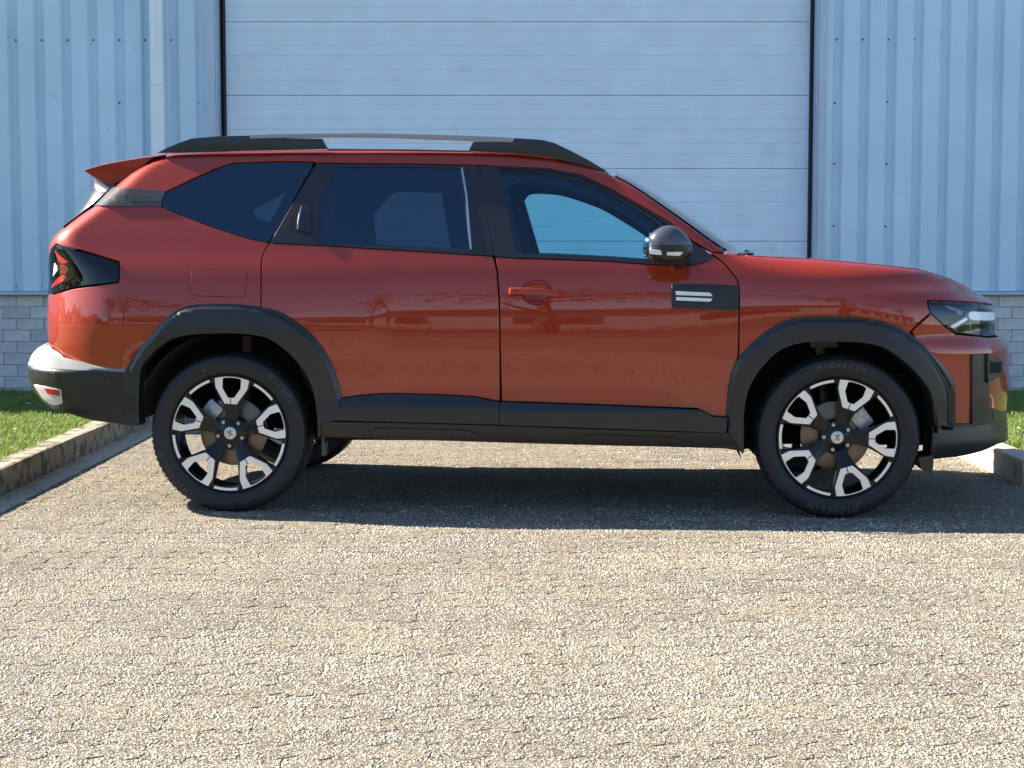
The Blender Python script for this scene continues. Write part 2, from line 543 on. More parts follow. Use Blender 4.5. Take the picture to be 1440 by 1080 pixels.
# stones standing proud of the weathered paver faces: real relief, one joined mesh
def stone_chips():
    parts_ = []
    for (ya, yb, dens) in ((3.55, 5.2, 8600), (5.2, 7.3, 6000), (7.3, 10.6, 2400)):
        xm = 0.31 * yb + 0.5
        n = int(dens * 2 * xm * (yb - ya))
        x = RNG.uniform(-xm, xm, n); y = RNG.uniform(ya, yb, n)
        k = (np.abs(x) < 0.31 * y + 0.45) & (x > KL + 0.16) & ~((x > KR - 0.01) & (y > KYR - 0.02))
        x, y = x[k], y[k]
        # keep the zig-zag joints free
        row0 = (y + 1.9) / PH + 0.5
        jr = np.floor(row0)
        t = np.mod((x - (KL + 0.12) + PW / 2 + np.where(np.mod(jr, 2) > 0, PW / 2, 0)) / (PW / 2), 1.0)
        zz = 0.0165 * np.interp(t, [0, .25, .75, 1], [0, 1, -1, 0])
        d = np.mod((y + 1.9 - zz) / PH + 0.5, 1.0) * PH
        k = (np.minimum(d, PH - d) > 0.0065) | (RNG.uniform(0, 1, len(x)) < 0.12)
        x, y = x[k], y[k]
        # patches where the surface is worn smoother
        w = np.sin(x * 3.1 + np.sin(y * 2.3) * 1.7) * np.sin(y * 2.7 + np.sin(x * 4.1)) 
        k = RNG.uniform(-1.5, 1.0, len(x)) < 0.45 + 0.5 * w
        parts_.append(np.stack([x[k], y[k]], 1))
    P = np.concatenate(parts_); n = len(P)
    r = RNG.uniform(0.0030, 0.0070, n) ; h = RNG.uniform(0.0006, 0.0030, n) * (r / 0.007)
    ang = RNG.uniform(0, np.pi, n); asp = RNG.uniform(0.6, 1.0, n)
    V = np.zeros((n, 8, 3))
    for q in range(4):
        a = q * np.pi / 2 + RNG.uniform(-0.35, 0.35, n)
        for lvl in range(2):
            s = r * (1.0 if lvl == 0 else RNG.uniform(0.5, 0.8, n))
            lx = np.cos(a) * s; ly = np.sin(a) * s * asp
            V[:, q + 4 * lvl, 0] = P[:, 0] + lx * np.cos(ang) - ly * np.sin(ang)
            V[:, q + 4 * lvl, 1] = P[:, 1] + lx * np.sin(ang) + ly * np.cos(ang)
            V[:, q + 4 * lvl, 2] = -0.0025 if lvl == 0 else h * RNG.uniform(0.65, 1.0, n)
    F = np.array([[0, 1, 5, 4], [1, 2, 6, 5], [2, 3, 7, 6], [3, 0, 4, 7], [4, 5, 6, 7]])
    loops = (np.arange(n)[:, None, None] * 8 + F[None]).reshape(-1)
    me = bpy.data.meshes.new('stone_chips')
    me.vertices.add(n * 8); me.vertices.foreach_set('co', V.reshape(-1))
    me.loops.add(n * 20); me.loops.foreach_set('vertex_index', loops)
    me.polygons.add(n * 5); me.polygons.foreach_set('loop_start', np.arange(n * 5) * 4)
    me.update(calc_edges=True)
    m = bpy.data.materials.new('proud_stone'); m.use_nodes = True
    nt = m.node_tree; bs = nt.nodes['Principled BSDF']; bs.inputs['Roughness'].default_value = 0.9; bs.inputs['Specular IOR Level'].default_value = 0.25
    ge = nt.nodes.new('ShaderNodeNewGeometry'); rp = nt.nodes.new('ShaderNodeValToRGB'); cr = rp.color_ramp
    st = [(0.0, (0.14, 0.13, 0.11)), (0.12, (0.32, 0.28, 0.21)), (0.35, (0.43, 0.385, 0.29)), (0.6, (0.46, 0.425, 0.34)), (0.85, (0.50, 0.465, 0.385)), (1.0, (0.58, 0.555, 0.48))]
    cr.elements[0].position, cr.elements[0].color = st[0][0], (*st[0][1], 1); cr.elements[1].position, cr.elements[1].color = st[-1][0], (*st[-1][1], 1)
    for p_, c_ in st[1:-1]:
        e_ = cr.elements.new(p_); e_.color = (*c_, 1)
    nt.links.new(ge.outputs['Random Per Island'], rp.inputs['Fac']); nt.links.new(rp.outputs['Color'], bs.inputs['Base Color'])
    me.materials.append(m)
    o = bpy.data.objects.new('stone_chips', me); COL.objects.link(o); o.parent = drive
    tag(o, kind='stuff')
    print('chips', n)
stone_chips()

# ------------------------------------------------------------------ kerbs
def kerb_stone(name, x0, x1, y0, y1, parent, material, seed):
    rg = random.Random(seed)
    bm = bmesh.new()
    bm_box(bm, x0, x1, y0 + 0.004, y1 - 0.004, -0.1, 0.13, 0.0)
    bmesh.ops.subdivide_edges(bm, edges=[e for e in bm.edges], cuts=5, use_grid_fill=True)
    bmesh.ops.recalc_face_normals(bm, faces=bm.faces)
    es = [e for e in bm.edges if len(e.link_faces) == 2 and e.calc_face_angle(0) > 1.2]
    bmesh.ops.bevel(bm, geom=es, offset=0.012, segments=2, affect='EDGES', profile=0.6)
    for v in bm.verts:
        v.co += Vector((rg.uniform(-1, 1), rg.uniform(-0.5, 0.5), rg.uniform(-1, 1))) * 0.0028
    return bm_obj(name, bm, material, parent, smooth=True)
kerb_l = empty('kerb', (KL, 6, 0))
tag(kerb_l, 'weathered mossy concrete kerb between the left lawn and the paving', 'kerb')
kerb_r = empty('kerb', (KR, 9, 0))
tag(kerb_r, 'pale concrete kerb around the right lawn, ending in a corner beside the car bonnet', 'kerb')
yy = -2.0; s = 0
while yy < WALL_Y:
    y1 = min(yy + 1.0, WALL_Y - 0.002)
    o = kerb_stone('kerb_stone', -0.125, 0.0, yy - 6, y1 - 6, kerb_l, M_KERB, s); s += 1
    yy += 1.0
for k in range(16):
    y0 = -2.0 + k * 0.95
    y1 = min(y0 + 0.945, WALL_Y - 0.01)
    if y0 < WALL_Y - 0.2:
        g_ = box_obj('gutter_slab', 0.003, 0.155, y0 - 6, y1 - 6, -0.05, 0.004 + 0.001 * math.sin(k * 2.3), mat('gutter_concrete', (0.40, 0.355, 0.27), 0.95, var=(8, 0.15), bump=(180, 0.5, 0.004)), kerb_l, 0.003)
yy = KYR
while yy < WALL_Y - 0.1:
    y1 = min(yy + 1.0, WALL_Y - 0.002)
    kerb_stone('kerb_stone', 0.0, 0.125, yy - 9, y1 - 9, kerb_r, M_KERB2, s); s += 1
    yy += 1.0
for k in range(6):
    o = kerb_stone('kerb_stone', 0.0, 0.125, 0, 1.0, kerb_r, M_KERB2, 60 + k)
    o.rotation_euler = (0, 0, -math.pi / 2)
    o.location = (0.13 + k * 1.0, KYR - 9 + 0.125, -0.003)

# ------------------------------------------------------------------ lawns
def lawn(name, x0, x1, y0, y1, nb, dens_center, petals, label):
    nx, ny = 40, 40
    v = []; f = []
    for j in range(ny + 1):
        for i in range(nx + 1):
            x = x0 + (x1 - x0) * i / nx; y = y0 + (y1 - y0) * j / ny
            v.append((x, y, GR_Z - 0.012 + 0.008 * math.sin(x * 5.1 + y * 3) + 0.006 * math.sin(y * 9 - x * 4)))
    for j in range(ny):
        for i in range(nx):
            a = j * (nx + 1) + i
            f.append((a, a + 1, a + nx + 2, a + nx + 1))
    s = mesh_obj(name + '_soil', v, f, M_SOIL)
    tag(s, kind='structure')
    # blades
    (cx0, cx1, cy0, cy1) = dens_center
    px = RNG.uniform(cx0, cx1, nb); py = RNG.uniform(cy0, cy1, nb)
    clump = np.sin(px * 13 + np.sin(py * 7) * 2) * np.sin(py * 11 + np.sin(px * 5) * 2)
    keep = RNG.uniform(-1.6, 1, nb) < clump * 0.7 + 0.3
    px, py, clump = px[keep], py[keep], clump[keep]
    n = len(px)
    h = RNG.uniform(0.018, 0.045, n) * (1 + 0.35 * clump)
    ang = RNG.uniform(0, 2 * np.pi, n); w = RNG.uniform(0.0015, 0.003, n)
    lx = RNG.normal(0, 0.5, n) * h; ly = RNG.normal(0, 0.5, n) * h
    z0 = GR_Z - 0.014 + np.zeros(n)
    A = np.stack([px - np.cos(ang) * w, py - np.sin(ang) * w, z0], 1)
    B = np.stack([px + np.cos(ang) * w, py + np.sin(ang) * w, z0], 1)
    C = np.stack([px + lx * 0.4 + np.cos(ang) * w * 0.8, py + ly * 0.4 + np.sin(ang) * w * 0.8, z0 + h * 0.6], 1)
    D = np.stack([px + lx * 0.4 - np.cos(ang) * w * 0.8, py + ly * 0.4 - np.sin(ang) * w * 0.8, z0 + h * 0.6], 1)
    E = np.stack([px + lx, py + ly, z0 + h], 1)
    vv = np.stack([A, B, C, D, E], 1).reshape(-1, 3)
    me = bpy.data.meshes.new(name)
    idx = np.arange(n)[:, None] * 5
    quads = (idx + np.array([[0, 1, 2, 3]]))
    tris = (idx + np.array([[3, 2, 4]]))
    me.vertices.add(len(vv)); me.vertices.foreach_set('co', vv.ravel())
    me.loops.add(n * 7)
    loops = np.concatenate([quads, tris], 1).ravel()
    me.loops.foreach_set('vertex_index', loops)
    me.polygons.add(n * 2)
    st = np.stack([np.arange(n) * 7, np.arange(n) * 7 + 4], 1).ravel()
    me.polygons.foreach_set('loop_start', st)
    me.update(calc_edges=True)
    me.materials.append(M_GRASS)
    o = bpy.data.objects.new('grass', me); COL.objects.link(o)
    tag(o, label, 'grass', kind='stuff')
    # fallen petals and dry leaves
    bm = bmesh.new()
    for k in range(petals):
        x = random.uniform(cx0, cx1); y = random.uniform(cy0, cy1); r = random.uniform(0.006, 0.018)
        M = Matrix.Translation((x, y, GR_Z + random.uniform(0.012, 0.024))) @ Matrix.Rotation(random.uniform(0, 6), 4, 'Z') @ Matrix.Rotation(random.uniform(-0.6, 0.6), 4, 'X')
        ring = [bm.verts.new(M @ Vector((r * math.cos(t), 0.6 * r * math.sin(t), 0.25 * r * math.cos(2 * t)))) for t in [k2 * math.pi / 3 for k2 in range(6)]]
        bm.faces.new(ring)
    o2 = bm_obj('fallen_petals', bm, mat('petal', (0.75, 0.70, 0.66), 0.7, var=(2, 0.25)))
    tag(o2, 'pale petals and leaves scattered on ' + label, 'petals', kind='stuff')
lawn('left_lawn', -16, KL - 0.125, -2.0, WALL_Y, 150000, (-4.7, KL - 0.115, 7.2, WALL_Y - 0.02), 260, 'short sunlit grass left of the car, shaded beside the wall')
lawn('right_lawn', KR + 0.125, 16, KYR + 0.125, WALL_Y, 60000, (KR + 0.13, 4.6, KYR + 0.13, WALL_Y - 0.02), 120, 'short grass strip right of the car bonnet below the brick wall')

# dry litter along the right kerb
bm = bmesh.new()
for k in range(420):
    if k < 300:
        x = KR - abs(random.gauss(0, 0.28)) - 0.01; y = random.uniform(8.3, 11.8)
    else:
        x = KL + abs(random.gauss(0, 0.08)) + 0.01; y = random.uniform(7.4, 12.2)
    r = random.uniform(0.004, 0.013)
    M = Matrix.Translation((x, y, random.uniform(0.003, 0.008))) @ Matrix.Rotation(random.uniform(0, 6), 4, 'Z') @ Matrix.Rotation(random.uniform(-0.4, 0.4), 4, 'X')
    ring = [bm.verts.new(M @ Vector((r * math.cos(t), 0.45 * r * math.sin(t), 0.2 * r * math.cos(2 * t)))) for t in [k2 * math.pi / 3 for k2 in range(6)]]
    bm.faces.new(ring)
lt = bm_obj('leaf_litter', bm, mat('dry_leaf', (0.20, 0.14, 0.07), 0.9, var=(5, 0.5)))
tag(lt, 'dry crumbs of leaves and moss lying along the kerbs', 'leaf litter', kind='stuff')

# ------------------------------------------------------------------ building
bld = empty('warehouse', (0, WALL_Y, 0))
tag(bld, 'pale blue metal clad warehouse wall on a grey brick base behind the car', 'building')
EAVE = 3.85
CL0 = 0.87                      # foot of the cladding
DX0, DX1 = -2.27, 2.36          # door opening edges (outer flashing)
def on_wall(u, y=WALL_Y, v=56):
    q = (540 - v) / FOC
    return (u - 720.0) / FOC * y / (math.cos(PITCH) + math.sin(PITCH) * q)
DX0 = on_wall(292, v=60); DX1 = on_wall(1160, v=120)
PITCHX = 0.1965
def cladding(x0, x1, phase):
    prof = []
    x = x0
    k0 = math.floor((x0 - phase) / PITCHX) - 1
    pts = []
    k = k0
    while phase + k * PITCHX < x1 + PITCHX:
        b = phase + k * PITCHX
        # crown, falling flank, valley, rising flank
        pts += [(b, 0.0), (b + 0.112, 0.0), (b + 0.128, 0.040), (b + 0.178, 0.040)]
        pts += [(b + 0.192, 0.003)]
        k += 1
    pts = [p for p in pts if x0 <= p[0] <= x1]
    pts = [(x0, 0.0)] + pts + [(x1, 0.0)]
    v = []; f = []
    zs = [CL0, 1.6, 2.4, 3.2, EAVE]
    for z in zs:
        for (px, d) in pts:
            v.append((px, -0.045 + d, z))
    n = len(pts)
    for r in range(len(zs) - 1):
        for i in range(n - 1):
            a = r * n + i
            f.append((a, a + 1, a + n + 1, a + n))
    o = mesh_obj('cladding', v, f, M_CLAD, bld)
    sm = o.modifiers.new('thick', 'SOLIDIFY'); sm.thickness = 0.0012; sm.offset = 1
    return [p for p in pts]
ph_l = on_wall(28)
ph_r = on_wall(1186)
cladding(-14, DX0 + 0.01, ph_l)
cladding(DX1 - 0.01, 16, ph_r)
# screws
def screws(px_list, v_rows, parent):
    bm = bmesh.new()
    for (u, v) in px_list:
        b = (540 - v) / FOC
        yc = math.cos(PITCH) + math.sin(PITCH) * b; zc = -math.sin(PITCH) + math.cos(PITCH) * b
        t = (WALL_Y - 0.006) / yc
        x = (u - 720) / FOC * t; z = CAM_H + zc * t
        r = bmesh.ops.create_cone(bm, cap_ends=True, segments=8, radius1=0.010, radius2=0.007, depth=0.012, matrix=Matrix.Translation((x, -0.005 - 0.003, z)) @ Matrix.Rotation(math.pi / 2, 4, 'X'))
    o = bm_obj('screws', bm, M_SCREW, parent, smooth=False)
    tag(o, kind='stuff')
sc_l = [(22 + 36.4 * k, 56.5) for k in range(8)] + [(168, 145), (278, 145)]
sc_r = [(1176.7 + 36.4 * k, 55.6) for k in range(8)] + [(1174, 145), (1247.5, 143), (1429, 142), (1173, 230), (1247, 230.5), (1428, 228.5), (1172.5, 317.5), (1245, 318.5), (1425.5, 318.5),
        (1162.5, 59)] + [(22.5 + 36.6 * k, 402) for k in range(3)] + [(1386, 402), (1422.5, 402)]
screws(sc_l, None, bld); screws(sc_r, None, bld)
# two small rows of rivets between ribs on the right panel
screws([(1198, 253), (1237, 253), (1296, 253), (1196, 322), (1257, 322.7), (1293.5, 322)], None, bld)
# drip flashing at the foot of the sheets
for (a, b) in ((-14, DX0), (DX1, 16)):
    o = box_obj('drip_flashing', a, b, -0.075, 0.0, CL0 - 0.028, CL0 - 0.004, M_TRIM, bld, 0.004)
# door surround: corner flashings and jambs
RV = 0.22
for sgn, xo in ((-1, DX0), (1, DX1)):
    xi = on_wall(304) if sgn < 0 else on_wall(1150)
    a, b = sorted((xo, xi))
    box_obj('corner_flashing', a, b, -0.062, -0.002, 0.0, EAVE, M_TRIM, bld, 0.004)
    # jamb running back to the door
    box_obj('door_jamb', min(xi - sgn * 0.002, xi - sgn * 0.012) , max(xi - sgn * 0.002, xi - sgn * 0.012), -0.055, RV, 0.0, EAVE - 0.15, M_TRIM, bld)
# wall core above and beside (closes the building), roof
core = bmesh.new()
bm_box(core, -14, DX0 + 0.06, 0.001, 0.2, 0.0, EAVE - 0.02)
bm_box(core, DX1 - 0.06, 16, 0.001, 0.2, 0.0, EAVE - 0.02)
bm_box(core, DX0 + 0.06, DX1 - 0.06, 0.001, 0.2, 3.64, EAVE - 0.02)
bm_box(core, -14, 16, 0.45, 18, 0.0, EAVE - 0.02)
bm_obj('wall_core', core, M_MORTAR, bld)
box_obj('roof_edge', -14.1, 16.1, -0.12, 18.2, EAVE, EAVE + 0.12, M_TRIM, bld, 0.01)
# brick base
plinth = box_obj('brick_base', -14, DX0, -0.008, 0.0, 0.0, CL0 - 0.03, M_MORTAR, bld)
plinth2 = box_obj('brick_base', DX1, 16, -0.008, 0.0, 0.0, CL0 - 0.03, M_MORTAR, bld)
BL, BH = 0.203, 0.0865
def bmesh_brick(seed):
    rg = random.Random(seed)
    bm = bmesh.new()
    bm_box(bm, -BL / 2 + 0.0045, BL / 2 - 0.0045, -0.007 - rg.uniform(0, 0.0015), 0.0, -BH / 2 + 0.0045, BH / 2 - 0.0045, 0.0)
    fs = [e for e in bm.edges if min(v.co.y for v in e.verts) < -0.005]
    bmesh.ops.bevel(bm, geom=fs, offset=0.003, segments=1, affect='EDGES')
    for v in bm.verts:
        v.co += Vector((rg.uniform(-1, 1), 0, rg.uniform(-1, 1))) * 0.0012
    me = bpy.data.meshes.new('brick'); bm.to_mesh(me); bm.free(); me.materials.append(M_BRICK)
    return me
bms = [bmesh_brick(s) for s in range(8)]
M_B2 = mat('concrete_brick_dark', (0.49, 0.51, 0.53), 0.9, var=(14, 0.18), bump=(140, 0.5, 0.004))
M_B3 = mat('concrete_brick_pale', (0.62, 0.63, 0.63), 0.9, var=(14, 0.15), bump=(140, 0.5, 0.004))
for i, mt in ((2, M_B2), (5, M_B2), (3, M_B3), (7, M_B3)):
    bms[i].materials[0] = mt
restv = []; restf = []; ro = 0; nbrick = 0
spots_ = []
for r in range(10):
    z = CL0 - 0.034 - BH / 2 - r * BH
    if z - BH / 2 < -0.02: break
    xo = (0.0 if r % 2 else BL / 2) - 0.035
    k = int(-14 / BL)
    while k * BL + xo < 15.8:
        x = k * BL + xo
        k += 1
        if x - BL / 2 < -14 or (DX0 - BL / 2 < x < DX1 + BL / 2): continue
        spots_.append((x, z))
def vis(x): return (-4.35 < x < -2.3) or (3.35 < x < 4.35)
for (x, z) in spots_:
    if vis(x):
        o = bpy.data.objects.new('brick', bms[random.randrange(8)])
        o.location = (x, -0.008, z); COL.objects.link(o); o.parent = plinth if x < 0 else plinth2
        nbrick += 1
    else:
        me = bms[random.randrange(8)]
        a = np.array([v.co[:] for v in me.vertices]) + np.array([x, -0.008, z])
        restv.append(a); restf += [tuple(i + ro for i in p.vertices) for p in me.polygons]; ro += len(a)
rb = mesh_obj('brick_courses', np.concatenate(restv), restf, M_BRICK, bld); tag(rb, kind='stuff')
print('bricks', nbrick)

# garage door: its own thing, sections with ribs
gd = empty('garage_door', ((on_wall(304) + on_wall(1150)) / 2, WALL_Y + RV, 0))
tag(gd, 'large pale sectional garage door with fine horizontal ribs behind the car', 'garage door')
GY = WALL_Y + 0.10
def z_at(v, y):
    b = (540 - v) / FOC
    return CAM_H + (-math.sin(PITCH) + math.cos(PITCH) * b) / (math.cos(PITCH) + math.sin(PITCH) * b) * y
gx0 = on_wall(318, GY, 100) - gd.location.x
gx1 = on_wall(1137, GY, 200) - gd.location.x
strong = [z_at(v, GY) for v in (339.3, 237, 134, 30.6)]
SP = (strong[-1] - strong[0]) / 3
zb = strong[0]
while zb > 0.02: zb -= SP
offs = [0, 54.0 / 103, 35 / 103, 20 / 103, 69 / 103, 89.5 / 103]
fr_ = sorted([(1 - o_) % 1.0 for o_ in [0, 13.5 / 103, 34 / 103, 48.5 / 103, 68.5 / 103, 83 / 103]])
z = zb
yd = GY - gd.location.y
while z < 3.6:
    z0 = max(z, 0.0); z1 = z + SP
    # profile of grooves
    prof = []
    brk = [q for q in fr_ if q > 0.001]
    prof.append((z + 0.0012, 0.005)); prof.append((z + 0.005, 0.0))
    for q in brk:
        zc = z + q * SP
        deep = 0.006 if abs(q - (1 - 48.5 / 103)) < 0.01 else 0.0035
        prof += [(zc - 0.0045, 0.0), (zc - 0.0015, deep), (zc + 0.0015, deep), (zc + 0.006, 0.0015), (zc + 0.010, 0.0)]
    prof.append((z1 - 0.003, 0.0)); prof.append((z1 - 0.0012, 0.005))
    prof = [(max(a, 0.0), d) for a, d in prof if a > -0.02]
    v = []; f = []
    for a, d in prof:
        v.append((gx0, yd + d, a)); v.append((gx1, yd + d, a))
    for i in range(len(prof) - 1):
        f.append((2 * i, 2 * i + 1, 2 * i + 3, 2 * i + 2))
    # closed back
    o0 = len(v)
    v += [(gx0, yd + 0.04, prof[0][0]), (gx1, yd + 0.04, prof[0][0]), (gx0, yd + 0.04, prof[-1][0]), (gx1, yd + 0.04, prof[-1][0])]
    f += [(o0 + 1, o0, o0 + 2, o0 + 3), (0, o0, o0 + 1, 1), (2 * len(prof) - 2, 2 * len(prof) - 1, o0 + 3, o0 + 2)]
    mesh_obj('door_section', v, f, M_DOORP, gd)
    z += SP
box_obj('side_seal', gx0 - 0.018, gx0 - 0.001, yd - 0.02, yd + 0.05, 0.0, 3.66, M_SEAL, gd)
box_obj('side_seal', gx1 + 0.001, gx1 + 0.018, yd - 0.02, yd + 0.05, 0.0, 3.66, M_SEAL, gd)
box_obj('door_backing', gx0, gx1, yd + 0.041, yd + 0.06, 0.0, 3.66, M_SEAL, gd)

# drainpipe
PX = on_wall(220, WALL_Y - 0.12)
pipe = empty('drainpipe', (PX, WALL_Y - 0.115, 0)); tag(pipe, 'pale round drainpipe running down the left cladding', 'drainpipe')
bm = bmesh.new(); tube(bm, [(0, 0, 0.1), (0, 0, z_at(118, WALL_Y - 0.12))], 0.053, 24); bm_obj('pipe', bm, M_PIPE, pipe, True)
zj = z_at(118, WALL_Y - 0.12)
bm = bmesh.new(); tube(bm, [(0, 0, zj + 0.0), (0, 0, EAVE - 0.05)], 0.0515, 24); bm_obj('pipe', bm, M_PIPE, pipe, True)
bm = bmesh.new(); tube(bm, [(0, 0, zj - 0.012), (0, 0, zj - 0.008), (0, 0, zj + 0.008), (0, 0, zj + 0.012)], [0.053, 0.058, 0.058, 0.053], 24); bm_obj('socket_ring', bm, M_PIPE, pipe, True)
for zz in (1.2, 3.5):
    bm = bmesh.new(); tube(bm, [(0, 0, zz), (0, 0, zz + 0.03)], 0.056, 24); bm_box(bm, -0.015, 0.015, 0.03, 0.07, zz, zz + 0.03); bm_obj('bracket', bm, M_PIPE, pipe, True)

# ------------------------------------------------------------------ the other side of the road
pb = empty('office_block', (0, -20, 0)); tag(pb, 'long low pale office block across the road, seen mirrored in the car doors', 'building')
box_obj('wall', -22, 26, -6, 0, -0.05, 3.0, mat('pale_render', (0.46, 0.44, 0.42), 0.9, var=(0.6, 0.06)), pb)
box_obj('roof', -22.4, 26.4, -6.3, 0.35, 3.002, 3.35, mat('roof_dark', (0.10, 0.09, 0.09), 0.8), pb, 0.02)
for k in range(14):
    x = -20 + k * 3.3
    wf_ = box_obj('window', x, x + 1.6, 0.002, 0.06, 1.0, 2.3, mat('frame_grey', (0.25, 0.26, 0.27), 0.5), pb, 0.01)
    box_obj('pane', x + 0.07, x + 1.53, 0.062, 0.07, 1.07, 2.23, mat('dark_pane', (0.02, 0.03, 0.04), 0.1), wf_)
hd = empty('hedge', (0, -7.9, 0)); tag(hd, 'low clipped hedge along the far side of the road', 'hedge')
bh = bmesh.new(); rh = random.Random(3)
for k in range(9000):
    p = Vector((rh.uniform(-16, 18), rh.gauss(0, 0.22), abs(rh.gauss(0.28, 0.2)))); p.z = min(p.z, 0.62 + 0.06 * math.sin(p.x * 1.7)); s = rh.uniform(0.03, 0.06)
    n = Vector((rh.gauss(0, 1), rh.gauss(0, 1), rh.gauss(0, 1))).normalized(); u = n.orthogonal().normalized() * s; w = n.cross(u)
    bh.faces.new([bh.verts.new(p + u), bh.verts.new(p + w * 0.6), bh.verts.new(p - u), bh.verts.new(p - w * 0.6)])
bm_obj('foliage', bh, M_LEAF, hd)

# ------------------------------------------------------------------ trees across the road (seen mirrored in the paintwork)
def tree(x, y, h, cr, seed, label, leaves=2600, conifer=False):
    rg = random.Random(seed)
    t = empty('tree', (x, y, 0)); tag(t, label, 'tree', 'trees across the road')
    bm = bmesh.new()
    tube(bm, [(0, 0, -0.05), (0.05, 0, h * 0.3), (-0.05, 0.05, h * 0.6), (0, 0, h * 0.95)], [h * 0.035, h * 0.026, h * 0.016, h * 0.004], 9)
    tips = []
    for k in range(9):
        a = rg.uniform(0, 6.28); zb_ = h * rg.uniform(0.3, 0.75)
        e = Vector((math.cos(a) * cr * 0.75, math.sin(a) * cr * 0.75, min(h, zb_ + h * rg.uniform(0.08, 0.25))))
        tube(bm, [(0, 0, zb_), tuple(e * 0.5 + Vector((0, 0, zb_ * 0.5))), tuple(e)], [h * 0.014, h * 0.009, h * 0.003], 6)
        tips.append(e)
    bm_obj('trunk', bm, M_BARK, t, True)
    bl = bmesh.new()
    cl = [(tp, cr * rg.uniform(0.28, 0.5)) for tp in tips] + [(Vector((rg.uniform(-.4, .4) * cr, rg.uniform(-.4, .4) * cr, h * rg.uniform(0.6, 1.0))), cr * 0.4) for _ in range(6)]
    for k in range(leaves):
        if conifer:
            q = rg.random(); zz = h * (0.12 + 0.88 * q); rr = cr * (1 - q) * rg.random() ** 0.5; a = rg.uniform(0, 6.28)
            p = Vector((math.cos(a) * rr, math.sin(a) * rr, zz))
        else:
            c, r = cl[rg.randrange(len(cl))]
            d = Vector((rg.gauss(0, 1), rg.gauss(0, 1), rg.gauss(0, 0.75)))
            p = c + d * r * 0.55
        s = rg.uniform(0.06, 0.14) * (h / 8) ** 0.5
        n = Vector((rg.gauss(0, 1), rg.gauss(0, 1), rg.gauss(0, 1))).normalized()
        u = n.orthogonal().normalized() * s; w = n.cross(u)
        bl.faces.new([bl.verts.new(p + u), bl.verts.new(p + w * 0.6), bl.verts.new(p - u), bl.verts.new(p - w * 0.6)])
    bm_obj('crown', bl, M_LEAF, t)
tree(-9.5, -9.5, 7.0, 2.4, 1, 'broad leafy tree across the road at the left end of the row', 1700)
tree(-5.6, -8.5, 5.2, 1.5, 2, 'narrow dark conifer across the road beside the broad tree', 2600, True)
tree(-1.7, -9.0, 6.0, 2.2, 3, 'spreading tree across the road near the middle of the row', 1500)
tree(2.6, -9.5, 6.5, 2.2, 4, 'leafy tree across the road facing the car doors', 1600)
tree(8.0, -10.0, 7.5, 2.9, 5, 'tall leafy tree across the road facing the car bonnet', 2000)
tree(15, -12, 7.0, 2.6, 6, 'small round tree across the road at the right end of the row', 2000)
tree(-17, -14, 9.0, 3.4, 8, 'tall broad tree far left across the road behind the others', 2600)
bl = bmesh.new(); rg = random.Random(5)
for k in range(9000):
    a = rg.uniform(-60, 60)
    zz = rg.random() ** 0.8 * (3.4 + 1.3 * math.sin(a * 0.31) + 0.8 * math.sin(a * 0.83 + 1))
    p = Vector((a, -46 + rg.gauss(0, 1.0), zz)); s = rg.uniform(0.2, 0.42)
    n = Vector((rg.gauss(0, 1), rg.gauss(0, 1), rg.gauss(0, 1))).normalized(); u = n.orthogonal().normalized() * s; w = n.cross(u)
    bl.faces.new([bl.verts.new(p + u), bl.verts.new(p + w * 0.6), bl.verts.new(p - u), bl.verts.new(p - w * 0.6)])
for k in range(7000):  # unseen wing on the left, added to block bright horizon sky in reflections
    a = rg.uniform(-35, 30)
    zz = rg.random() ** 0.8 * (5.0 + 1.5 * math.sin(a * 0.27 + 2) + 0.8 * math.sin(a * 0.9))
    p = Vector((-42 + rg.gauss(0, 1.2), a, zz)); s = rg.uniform(0.25, 0.5)
    n = Vector((rg.gauss(0, 1), rg.gauss(0, 1), rg.gauss(0, 1))).normalized(); u = n.orthogonal().normalized() * s; w = n.cross(u)
    bl.faces.new([bl.verts.new(p + u), bl.verts.new(p + w * 0.6), bl.verts.new(p - u), bl.verts.new(p - w * 0.6)])
tl = bm_obj('treeline', bl, M_LEAF); tag(tl, 'distant line of woodland beyond the road, with an unseen wing on the left added to block bright sky', 'woodland', kind='stuff')
# ================================================================== the car
PSI = rad(3.7)
EX = np.array([math.cos(PSI), -math.sin(PSI)]); EY = np.array([math.sin(PSI), math.cos(PSI)])
HW = 0.885
CO = np.array([0.079, 7.525]) + HW * EY            # centre of the car on the ground
car = empty('parked_car', (CO[0], CO[1], 0), -PSI)
tag(car, 'burnt orange metallic five-door estate SUV with black wheel arch cladding and roof rails', 'car')

def ray(u, v):
    """ray of a traced point in the car's own frame"""
    a = (u - 720) / FOC; b = (540 - v) / FOC
    cp, sp = math.cos(PITCH), math.sin(PITCH)
    d = np.array([a, cp + sp * b, -sp + cp * b])
    o = np.array([-CO[0], -CO[1], CAM_H])
    def loc(w): return np.array([w[0] * EX[0] + w[1] * EX[1], w[0] * EY[0] + w[1] * EY[1], w[2]])
    return loc(o), loc(d)
def at_y(u, v, yl):
    o, d = ray(u, v)
    t = (yl - o[1]) / d[1]
    p = o + d * t
    return p[0], p[2]

WHX = 1.353
